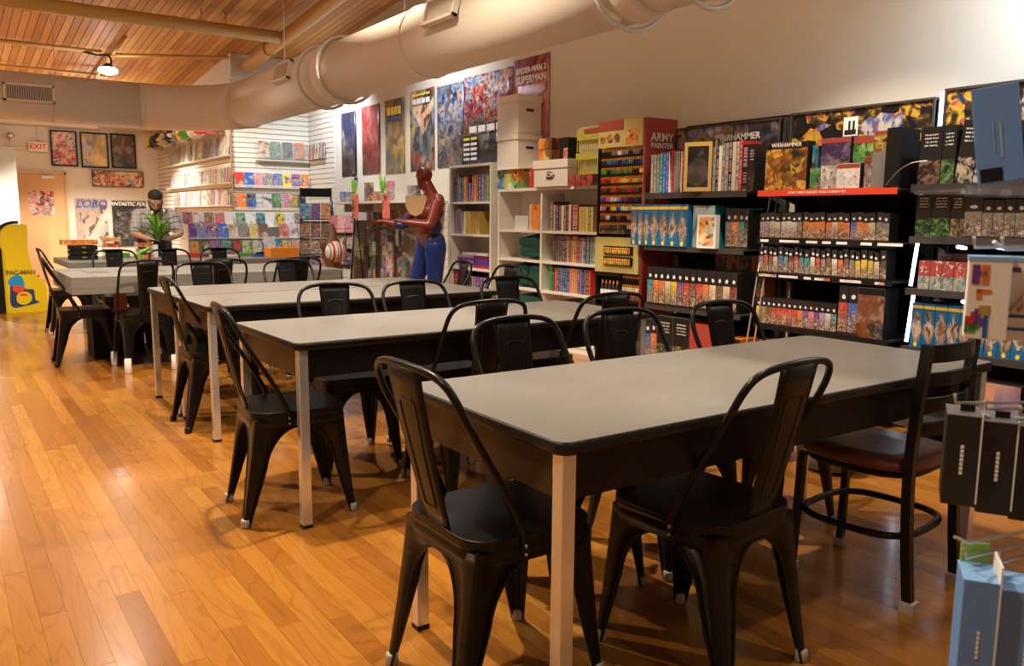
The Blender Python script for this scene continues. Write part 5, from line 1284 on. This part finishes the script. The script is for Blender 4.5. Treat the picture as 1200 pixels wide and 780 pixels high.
def head(mb, c, fdir, s=1.0, nose=True):
    f = Vector(fdir).normalized(); sd = f.cross(Vector((0, 0, 1))).normalized(); u = sd.cross(f)
    def P(a, b, h): return c+f*a*s+sd*b*s+u*h*s
    cap(mb, P(-.018, 0, .035), .078*s, P(.0, 0, .050), .076*s); cap(mb, P(.012, 0, .02), .068*s, P(.030, 0, -.055), .050*s)
    cap(mb, P(.045, -.0, -.085), .026*s, P(.050, 0, -.080), .026*s)
    for q in (-1, 1):
        cap(mb, P(.020, q*.035, -.030), .034*s, P(.025, q*.022, -.065), .030*s)
        cap(mb, P(-.012, q*.078, .012), .012*s, P(-.012, q*.080, -.022), .009*s, 8)
        cap(mb, P(.073, q*.020, .032), .010*s, P(.066, q*.042, .030), .010*s, 8)
    if nose:
        cap(mb, P(.082, 0, .012), .008*s, P(.098, 0, -.022), .012*s, 8)
        cap(mb, P(.083, -.016, -.052), .007*s, P(.083, .016, -.052), .007*s, 8)
    return P
# person behind the back table, bending over the plant
PXY = Vector((2.22, 10.62, 0)); per = thing('person', 'bearded person in grey plaid short sleeved shirt and black cap bending over a potted plant', 'person', (PXY.x, PXY.y, 0))
L3 = lambda x, y, z: Vector((x, y, z))
hc = L3(-.03, -.22, 1.375); fd = Vector((-.08, -.75, -.48))
b = MB(); P = head(b, hc, fd)
cap(b, L3(-.01, -.10, 1.27), .058, L3(-.03, -.17, 1.33), .056)
cap(b, L3(0, .06, .98), .13, L3(0, .0, 1.15), .14); cap(b, L3(-.07, .0, 1.15), .12, L3(.07, .0, 1.15), .12)
cap(b, L3(-.17, -.03, 1.235), .052, L3(.17, -.03, 1.235), .052)
shL, elL, wrL = L3(-.20, -.04, 1.22), L3(-.26, -.12, 1.0), L3(-.16, -.38, .945)
shR, elR, wrR = L3(.20, -.04, 1.22), L3(.24, -.14, .99), L3(.03, -.40, .93)
for a, b_, c_ in ((shL, elL, wrL), (shR, elR, wrR)): cap(b, a, .052, b_, .042); cap(b, b_, .042, c_, .026)
hand(b, wrL, Vector((.25, -.9, -.1)), (0, 0, 1), -1, .9, .45); hand(b, wrR, Vector((-.45, -.85, -.1)), (0, 0, 1), 1, .9, .45)
for q in (-1, 1): cap(b, L3(q*.09, .08, .92), .095, L3(q*.10, .05, .50), .062); cap(b, L3(q*.10, .05, .50), .058, L3(q*.10, .09, .09), .038); cap(b, L3(q*.10, .08, .045), .04, L3(q*.12, -.07, .032), .032)
fuse(b, 'body', M['skin'], per, .009, 4)
s_ = MB(); cap(s_, L3(0, .07, .93), .155, L3(0, .02, 1.13), .16); cap(s_, L3(-.09, .0, 1.13), .13, L3(.09, .0, 1.13), .13); cap(s_, L3(-.17, -.03, 1.232), .066, L3(.17, -.03, 1.232), .066); cap(s_, L3(-.07, -.06, 1.20), .085, L3(.07, -.06, 1.20), .085)
for a, b_ in ((shL, elL), (shR, elR)): cap(s_, a, .070, a.lerp(b_, .9), .062)
fuse(s_, 'shirt', M['plaid'], per, .012, 5)
s_ = MB(); cap(s_, L3(0, .075, .95), .14, L3(0, .075, .90), .14)
for q in (-1, 1): cap(s_, L3(q*.09, .08, .92), .112, L3(q*.10, .05, .50), .078); cap(s_, L3(q*.10, .05, .50), .076, L3(q*.10, .09, .10), .06)
fuse(s_, 'trousers', M['denim'], per, .014, 4)
s_ = MB(); cap(s_, P(-.028, 0, .062), .086, P(-.006, 0, .076), .080); o = fuse(s_, 'cap', M['hair'], per, .01, 3)
s_ = MB(); cap(s_, P(.045, -.03, -.072), .031, P(.045, .03, -.072), .031); cap(s_, P(.055, 0, -.09), .03, P(.058, 0, -.095), .028)
for q in (-1, 1): cap(s_, P(.0, q*.066, -.01), .017, P(.03, q*.045, -.06), .026)
fuse(s_, 'beard', M['hair'], per, .008, 2)
s_ = MB()
for q in (-1, 1): s_.tube([tuple(P(.092, q*.032+.022*math.cos(a), .012+.016*math.sin(a))) for a in [2*PI*k/12 for k in range(12)]], .0025, 5, closed=True); s_.tube([P(.09, q*.054, .014), P(.0, q*.082, .018)], .002, 5)
s_.build('glasses', M['black'], per)
s_ = MB(); cap(s_, L3(-.02, -.135, 1.20), .035, L3(-.01, -.15, .98), .05); fuse(s_, 'dark_shirt_front', M['blackmatt'], per, .01, 3)
# potted plant with lily leaves
t = thing('potted_plant', 'leafy green plant with white blooms in a black pot under the person\'s hands', 'plant', (2.12, 10.02, .75))
MB().lathe([(.062, 0), (.066, .01), (.095, .16), (.103, .17), (.103, .185), (.09, .185), (.088, .165), (.02, .16)], 20).build('pot', M['black'], t)
rl = random.Random(4)
for k in range(44):
    a = rl.uniform(0, 2*PI); h_ = rl.uniform(.12, .38); q = rl.uniform(.06, .20)*(1.2-h_); n = 7; vs = []
    for j in range(n+1):
        u = j/n; r_ = .012+q*u**1.4*1.5; z = .16+h_*math.sin(u*PI*.5)*(1-.12*u*u); wd = .003+.015*math.sin(PI*min(1, u*1.02))**1.2 if u > .25 else .005
        c_, s2 = math.cos(a), math.sin(a); px_, py_ = r_*c_, r_*s2
        vs += [(px_-s2*wd, py_+c_*wd, z+.004), (px_, py_, z-.004), (px_+s2*wd, py_-c_*wd, z+.004)]
    fs = [(3*j+i, 3*j+i+1, 3*j+i+4, 3*j+i+3) for j in range(n) for i in (0, 1)]
    o = MB().add(vs, fs, 0, True).build('leaf', M['leaf'], t)
for k, (x_, y_, z) in enumerate([(-.06, -.05, .50), (.07, -.04, .52)]):
    m = MB(); m.tube(smooth_path([(0, 0, .2), (x_*.6, y_*.6, .38), (x_, y_, z-.02)]), .004, 5); f = m.build('flower_stem', M['leaf'], t); MB().ball((x_, y_, z), (.013, .010, .02), 10, 0, 8).build('bloom', M['paper'], f)

# life-size painted display dummy (plain figure, dark red above, blue below), pointing left with a cardboard piece hung on it
dm = thing('display_dummy', 'life-size plain red and blue dummy pointing left, left of the tall bookcase', 'dummy', (4.40, 7.72, 0), R(88))
# local frame: +y is where it faces (towards the tables), +x is the side nearer the slatwall; the head is turned that way
b = MB(); hc = L3(.04, .05, 1.635); head(b, hc, Vector((1.0, .55, -.12)), 1.04, False)
cap(b, L3(0, -.01, 1.46), .082, L3(.025, .02, 1.56), .066)
cap(b, L3(-.175, 0, 1.40), .075, L3(.175, 0, 1.40), .075); cap(b, L3(-.09, .015, 1.28), .118, L3(.09, .015, 1.28), .118); cap(b, L3(-.075, .01, 1.12), .105, L3(.075, .01, 1.12), .105); cap(b, L3(-.09, -.01, .96), .115, L3(.09, -.01, .96), .115)
sA, eA, wA = L3(-.225, .02, 1.38), L3(-.24, .12, 1.14), L3(.02, .30, 1.17)     # nearer arm folded across the chest
sB, eB, wB = L3(.225, .02, 1.38), L3(.31, .16, 1.13), L3(.52, .30, 1.17)     # far arm reaching out to the side
for a, b_, c_ in ((sA, eA, wA), (sB, eB, wB)): cap(b, a, .068, b_, .050); cap(b, b_, .052, c_, .032)
hand(b, wA, Vector((.9, .35, .25)), (0, 0, 1), 1, 1.1, .75); hand(b, wB, Vector((.9, .45, .05)), (0, 0, 1), -1, 1.1, .35)
for q in (-1, 1):
    y0 = .05*q
    cap(b, L3(q*.10, -.01, .90), .122, L3(q*.13+.03, .05+y0, .50), .078); cap(b, L3(q*.13+.03, .05+y0, .50), .078, L3(q*.15+.05, -.02+y0, .10), .045); cap(b, L3(q*.13+.04, .02+y0, .38), .07, L3(q*.14+.05, -.01+y0, .28), .06)
    cap(b, L3(q*.15+.05, -.03+y0, .05), .045, L3(q*.17+.05, .13+y0, .035), .035)
o = fuse(b, 'body', [M['statue_red'], M['statue_blue']], dm, .010, 5)
for p in o.data.polygons:
    c = p.center; blue = c.z < 1.0-.10*max(0, 1-abs(c.x)/.08)*(c.y > 0)
    if c.z < .33: blue = False
    if 1.0 <= c.z < 1.30 and abs(c.x) > .115 and c.y < .06 and abs(c.x) < .2: blue = True
    if 1.06 < c.z < 1.42 and c.y < -.05: blue = True
    if c.x > .24 and .08 < c.y < .24 and 1.0 < c.z < 1.25: blue = True
    p.material_index = 1 if blue else 0
cb = MB(); vs = [(-.15, 0, .10), (.15, 0, .10), (.155, 0, .04), (.09, 0, -.09), (.0, 0, -.12), (-.08, 0, -.10), (-.15, 0, -.01)]; n = 7
cb.add([(a, 0, c) for a, _, c in vs]+[(a, .006, c) for a, _, c in vs], [tuple(range(n)), tuple(range(n, 2*n))[::-1]]+[(k, (k+1) % n, n+(k+1) % n, n+k) for k in range(n)])
t = thing('cardboard_sign', 'blank tan cardboard piece hanging on strings from the dummy\'s neck', 'sign', (4.235, 7.74, 1.35), R(-72)); cb.build('card', M['cardboard'], t)
for q in (-1, 1): MB().tube([(q*.10, .003, .09), (q*.07, .06, .14), (q*.055, .12, .17)], .003, 5).build('string', M['paper'], t)

# ------------------------------------------------------------------ yellow arcade cabinet
t = thing('arcade_cabinet', 'small yellow arcade cabinet at the far left with blue and red side picture', 'arcade', (.655, 11.75, 0))
prof = [(.02, 0), (.475, .0), (.475, .30), (.46, .36), (.36, .47), (.33, .55), (.305, .68), (.30, .85), (.315, 1.02), (.31, 1.09), (.12, 1.09), (.06, 1.05), (.03, .99), (.012, .90), (.02, .60)]
for k, yy in enumerate((0, .46)):
    n = len(prof); MB().add([(a, yy, c) for a, c in prof]+[(a, yy+.02, c) for a, c in prof], [tuple(range(n)), tuple(range(n, 2*n))[::-1]]+[(i, (i+1) % n, n+(i+1) % n, n+i) for i in range(n)]).build('side_panel', M['yellow'], t)
inner = [(.03, .02), (.45, .02), (.45, .30), (.44, .35), (.34, .45), (.30, .5), (.28, .68), (.27, .85), (.28, 1.0), (.27, 1.06), (.10, 1.06), (.03, .9)]
n = len(inner); MB().add([(a, .02, c) for a, c in inner]+[(a, .46, c) for a, c in inner], [tuple(range(n)), tuple(range(n, 2*n))[::-1]]+[(i, (i+1) % n, n+(i+1) % n, n+i) for i in range(n)]).build('cabinet_body', M['black'], t)
MB().box(-.10, .02, -.02, .48, 0, .80).build('rear_box', M['blackmatt'], t)
m = MB(); m.tube(smooth_path([(-.06, .02, .86), (.0, .02, 1.02), (.10, .02, 1.105), (.22, .02, 1.12)]), .02, 6); m.build('marquee_trim', M['black'], t)
for k, (x_, c) in enumerate([(.40, 'redpaint'), (.36, 'redpaint')]): MB().ball((x_, .15+.1*k, .44), .02, 10, 0, 6).build('button', M[c], t)
text_obj('PAC-MAN', .072, M['letter_black'], t, (.205, -.004, .50), bold=.003, name='lettering')
text_obj('PAC-MAN', .072, M['letter_yellow'], t, (.205, -.0055, .50), bold=-.002, name='lettering')
def blob(pts, y, mat, nm): 
    P_ = smooth_path([(a, 0, c) for a, c in pts], 5, True); n = len(P_)
    MB().add([(p.x, y, p.z) for p in P_]+[(p.x, y+.002, p.z) for p in P_], [tuple(range(n))]+[(i, (i+1) % n, n+(i+1) % n, n+i) for i in range(n)]).build(nm, mat, t)
blob([(.07, .16), (.10, .42), (.17, .44), (.24, .30), (.33, .28), (.34, .16), (.38, .12), (.22, .08), (.10, .07)], -.003, plain('navy_print', (.02, .06, .2), .4), 'side_picture')
blob([(.06, .38), (.12, .46), (.20, .46), (.235, .36), (.20, .30), (.12, .32)], -.0045, plain('sky_blue_print', (.01, .33, .75), .4), 'side_picture')
blob([(.11, .33), (.14, .345), (.19, .33), (.23, .31), (.22, .27), (.15, .255), (.11, .28)], -.006, plain('bright_red_print', (.85, .07, .03), .4), 'side_picture')
blob([(.14, .16), (.16, .24), (.24, .26), (.30, .22), (.30, .15), (.24, .10), (.17, .11)], -.006, M['yellow'], 'side_picture')
blob([(.17, .22), (.22, .24), (.26, .22), (.22, .205)], -.0075, plain('bright_red_print_b', (.85, .07, .03), .4), 'side_picture')

# ------------------------------------------------------------------ things on the back table
Z = .7505
for k in range(3):
    t = thing('case_tray', f'black flat case, {ORD[k]} from bottom of the stack at the left of the back table', 'case', (1.28, 9.62, Z+.052*k)); MB().box(-.13, .13, -.10, .10, 0, .045).build('case_body', M['blackmatt'], t, bevel=.004); MB().box(-.02, .02, -.103, -.10, .02, .032).build('latch', plain('brass_latch', (.5, .38, .1), .4, .8), t)
item('plastic_tub', 'tub', 'clear tray of orange and white bits on top of the black case stack', MB().box(-.18, .16, 0, .2, 0, .05), A['fire'], 1.26, 9.53, Z+.157, 'orange', rotz=0)
for q, (x_, y_, n_) in enumerate([(1.56, 9.62, 4), (1.88, 9.60, 3)]):
    t = thing('drawer_box', ('left','right')[q]+' clear little drawer tower on the back table', 'drawers', (x_, y_, Z))
    for k in range(n_):
        z = .062*k; w_ = .085
        f = MB(); f.box(-w_, w_, -.08, .08, z, z+.003); f.box(-w_, -w_+.004, -.08, .08, z, z+.06); f.box(w_-.004, w_, -.08, .08, z, z+.06); f.build('drawer', M['clear'], t)
        o = MB().box(-w_+.01, w_-.01, -.06, .06, z+.004, z+.042).build('drawer_contents', A['fire'], t); o.color = (*COL[('orange','brown','red')[k % 3]], 1)
t = thing('toy', 'bright green twisted toy leaning on the right drawer tower', 'toy', (1.80, 9.42, Z)); MB().tube(smooth_path([(0, 0, .0), (.0, 0, .07), (.05, .0, .09), (.10, .02, .12)]), [.02]*19, 8).build('toy_body', M['leaf'], t)
for k, (x_, y_, w_, d_, h_, c, lab) in enumerate([(1.40, 9.95, .13, .1, .12, 'white', 'white cup box behind the black cases'), (1.72, 9.86, .12, .08, .05, 'green', 'small green packet between the drawer towers'), (2.03, 9.78, .06, .04, .14, 'white', 'clear white tube right of the right drawer tower'), (2.42, 9.56, .12, .12, .05, 'red', 'red and black figure pack beside the plant'), (2.52, 9.66, .14, .1, .03, 'maroon', 'dark red open case beside the plant'), (2.75, 9.52, .3, .16, .02, 'white', 'stack of white paper sheets on the back table'), (2.98, 9.6, .14, .1, .035, 'green', 'green and grey packet on the back table'), (3.10, 9.42, .14, .1, .03, 'blue', 'light blue packet beside the orange box')]):
    item('packet', 'packet', lab, MB().box(-w_/2, w_/2, 0, d_, 0, h_), M['tint'], x_, y_, Z, c, rotz=rc.uniform(-.3, .3))
item('dark_glasses', 'packet', 'black folded cloth strip on the light blue packet', MB().box(-.07, .07, 0, .04, 0, .02), M['blackmatt'], 3.14, 9.44, Z+.031, 'black', rotz=.3)
t = thing('display_box', 'bright orange shallow box at the right end of the back table', 'box', (3.23, 9.15, Z)); MB().box(-.10, .24, 0, .22, 0, .11).build('box_body', M['orange'], t, bevel=.003)
# white console box and glimpses below the slab tables
item('bin', 'bin', 'dark crate under the left end of the slab table', MB().box(-.2, .2, 0, .35, 0, .40), M['blackmatt'], 1.25, 7.6, .0, 'black', rotz=0)
item('board', 'board', 'pinkish card standing under the slab table', MB().box(-.05, .05, 0, .01, 0, .20), M['tint'], 1.27, 7.55, .405, 'pink', rotz=0)

# ------------------------------------------------------------------ blurred foreground display at the right edge
RB = Vector((cy, -sy, 0))       # direction along the display (to the viewer's right)
def fgbox(label, p, w_, d_, h_, mat_front, mat_side, rot, roll=0, name='retail_box'):
    t = thing(name, label, 'box', p); t.rotation_euler = (0, roll, rot)
    o = MB().box(0, w_, 0, d_, -h_, 0, 0, {3: 1, 4: 1}).build('box_body', [mat_front, mat_side], t, bevel=.0015); return t
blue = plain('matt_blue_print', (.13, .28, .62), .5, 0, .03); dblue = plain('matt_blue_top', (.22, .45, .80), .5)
YAW = -_yaw
grid = thing('wire_display', 'wire display stand with hooks at the far right, mostly outside the photo', 'display rack', (1.40, .36, 0), YAW)
for xx in (0, .25): MB().tube([(xx, .0, 0), (xx, .0, 1.55)], .010, 8).build('post', M['steel'], grid)
for k in range(16): MB().tube([(0, 0, .08+.095*k), (.25, 0, .08+.095*k)], .003, 5).build('wire', M['steel'], grid)
for xx in (-.06, .31): MB().tube([(xx, -.2, .015), (xx, .2, .015)], .012, 6).build('stand_foot', M['steel'], grid)
def hook(z, x0, y0, n=1):
    pass
# upper blue and white box (rests on a clear shelf)
t = fgbox('big blurred blue and white box at the upper right edge', (1.158, .562, 1.400), .055, .13, .128, blue, M['paper'], YAW-R(30), R(-8))
t2 = fgbox('blurred white box front with grey ring beside the upper blue box', (1.205, .512, 1.404), .12, .02, .135, M['paper'], M['paper'], YAW-R(20), R(-8))
MB().tube([(.035+.014*math.cos(a), -.002, -.062+.017*math.sin(a)) for a in [2*PI*k/16 for k in range(16)]], .003, 6, closed=True).build('ring_print', plain('grey_print', (.15, .15, .16), .5), t2)
m = MB(); m.box(.022, .0235, -.0015, -.0005, -.085, -.045); m.box(.03, .0325, -.0015, -.0005, -.095, -.05); m.build('small_print', plain('pale_blue_print', (.3, .4, .6), .6), t)
MB().box(.004, .03, -.0015, -.0003, -.126, -.108).build('dark_corner', M['black'], t)
o = thing('clear_shelf', 'clear bluish shelf carrying the upper blurred boxes', 'shelf', (1.14, .56, 1.268), YAW); MB().box(0, .24, -.02, .12, -.004, 0).build('shelf_plate', M['clear'], o)
MB().box(.0, .24, -.024, -.02, -.012, .004).build('shelf_edge', M['clear'], o)
# white puzzle box with coloured squares
t = fgbox('blurred white box printed with coloured squares, hanging at the right edge', (1.041, .489, 1.178), .046, .05, .098, M['paper'], M['paper'], YAW-R(27))
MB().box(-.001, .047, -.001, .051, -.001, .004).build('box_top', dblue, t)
sqs = [(.004,.012,.006,.030,'purple'),(.014,.022,.006,.030-.0,'orange'),(.012,.020,.014,.02,'blue'),(.010,.016,.036,.048,'orange'),(.010,.026,.036,.041,'orange'),(.014,.026,.056,.068,'gold'),(.000,.006,.070,.082,'red'),(.006,.013,.064,.084,'red'),(.010,.017,.060,.080,'purple'),(.017,.022,.072,.082,'purple'),(.000,.012,.080,.090,'green'),(.006,.016,.077,.086,'green'),(.020,.025,.068,.096,'blue')]
for a, b_, c_, d_, cn in sqs:
    o = MB().box(a, b_, -.0012, -.0004, -d_, -c_).build('printed_square', M['tint'], t); o.color = (*COL[cn], 1)
t = fgbox('second blurred white printed box with a tan hand shape, right of the first', (1.077, .462, 1.177), .056, .05, .098, M['paper'], M['paper'], YAW-R(27))
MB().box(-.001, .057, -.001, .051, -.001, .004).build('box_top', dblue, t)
m = MB(); m.tube([(.008, -.0015, -.062), (.022, -.0015, -.040), (.030, -.0015, -.026)], [.008, .007, .003], 8, flat=.2); m.tube([(.016, -.0015, -.062), (.034, -.0015, -.045), (.040, -.0015, -.036)], [.008, .006, .003], 8, flat=.2); m.build('hand_shape_print', plain('tan_print', (.6, .33, .15), .6), t)
o = MB().box(.006, .016, -.0012, -.0004, -.014, -.008).build('printed_square', M['tint'], t); o.color = (*COL['purple'], 1)
for zz in (.066, .082): o = MB().box(.006, .034, -.0012, -.0004, -zz-.004, -zz).build('printed_line', M['tint'], t); o.color = (*COL['blue'], 1)
# black boxes with vertical white print
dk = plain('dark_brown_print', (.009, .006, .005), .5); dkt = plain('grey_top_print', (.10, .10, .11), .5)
for k, (p, w_) in enumerate([((1.104, .530, .965), .041), ((1.140, .500, .957), .041), ((1.178, .473, .950), .05)]):
    t = fgbox(('left','middle','right')[k]+' blurred black hanging box with small vertical print, right edge', p, w_, .07, .125+.003*k, dk, M['paper'], YAW-R(26))
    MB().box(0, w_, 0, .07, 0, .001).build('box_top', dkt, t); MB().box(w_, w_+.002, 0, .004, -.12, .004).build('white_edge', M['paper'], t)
    m = MB()
    for q in range(7): m.box(w_*.46, w_*.56, -.0012, -.0003, -.04-.006*q-.0045, -.04-.006*q)
    m.build('vertical_print', M['letter_white'], t)
    MB().box(w_*.5-.004, w_*.5+.014, .03, .033, 0, .010).build('hang_tab', M['black'], t)
# blue boxes
for k, (p, w_) in enumerate([((.956, .424, .808), .038), ((.990, .397, .797), .06)]):
    t = fgbox(('left','right')[k]+' blurred light blue hanging box at the lower right corner', p, w_, .06, .15, blue, M['paper'], YAW-R(22))
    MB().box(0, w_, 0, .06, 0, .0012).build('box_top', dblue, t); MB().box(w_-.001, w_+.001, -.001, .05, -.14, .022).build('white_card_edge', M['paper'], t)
    m = MB()
    for q in range(6): m.box(w_*.47, w_*.55, -.0012, -.0003, -.06-.006*q-.004, -.06-.006*q)
    m.build('vertical_print', M['letter_white'], t)
_gi = (Matrix.Translation(Vector((1.40, .36, 0))) @ Matrix.Rotation(YAW, 4, 'Z')).inverted()
for (a, b_, c_) in ((1.13, .535, .970), (1.165, .51, .962), (1.20, .48, .955), (.985, .44, .815), (1.03, .42, .805), (1.07, .50, 1.186), (1.10, .48, 1.186)):
    o = MB().tube([(a, b_, c_+.02), (a+.004, b_, c_+.006), (1.41+.05*(a-1), .352-.03*(a-1), c_+.01)], .0022, 6).build('hook_wire', M['steel'], grid); o.matrix_parent_inverse = _gi
o = thing('green_card', 'blurred light green card top behind the lower blue boxes', 'card', (1.005, .452, .832), YAW); MB().box(0, .035, 0, .002, -.05, 0).build('card_sheet', plain('light_green_card', (.25, .5, .08), .6), o)
for k, (z, a, x_) in enumerate([(.84, .992, .44), (.955, 1.17, .50), (1.19, 1.09, .47)]):
    o = thing('display_hook', ('lowest','middle','top')[k]+' bare metal display hook among the blurred hanging boxes', 'hook', (a, x_, z)); e = Vector((1.45, .33, z))-Vector((a, x_, z))
    MB().tube([(-.02, .006, .010), (0, 0, 0), (e.x, e.y, 0)], .0022, 6).build('hook_wire', M['steel'], o)
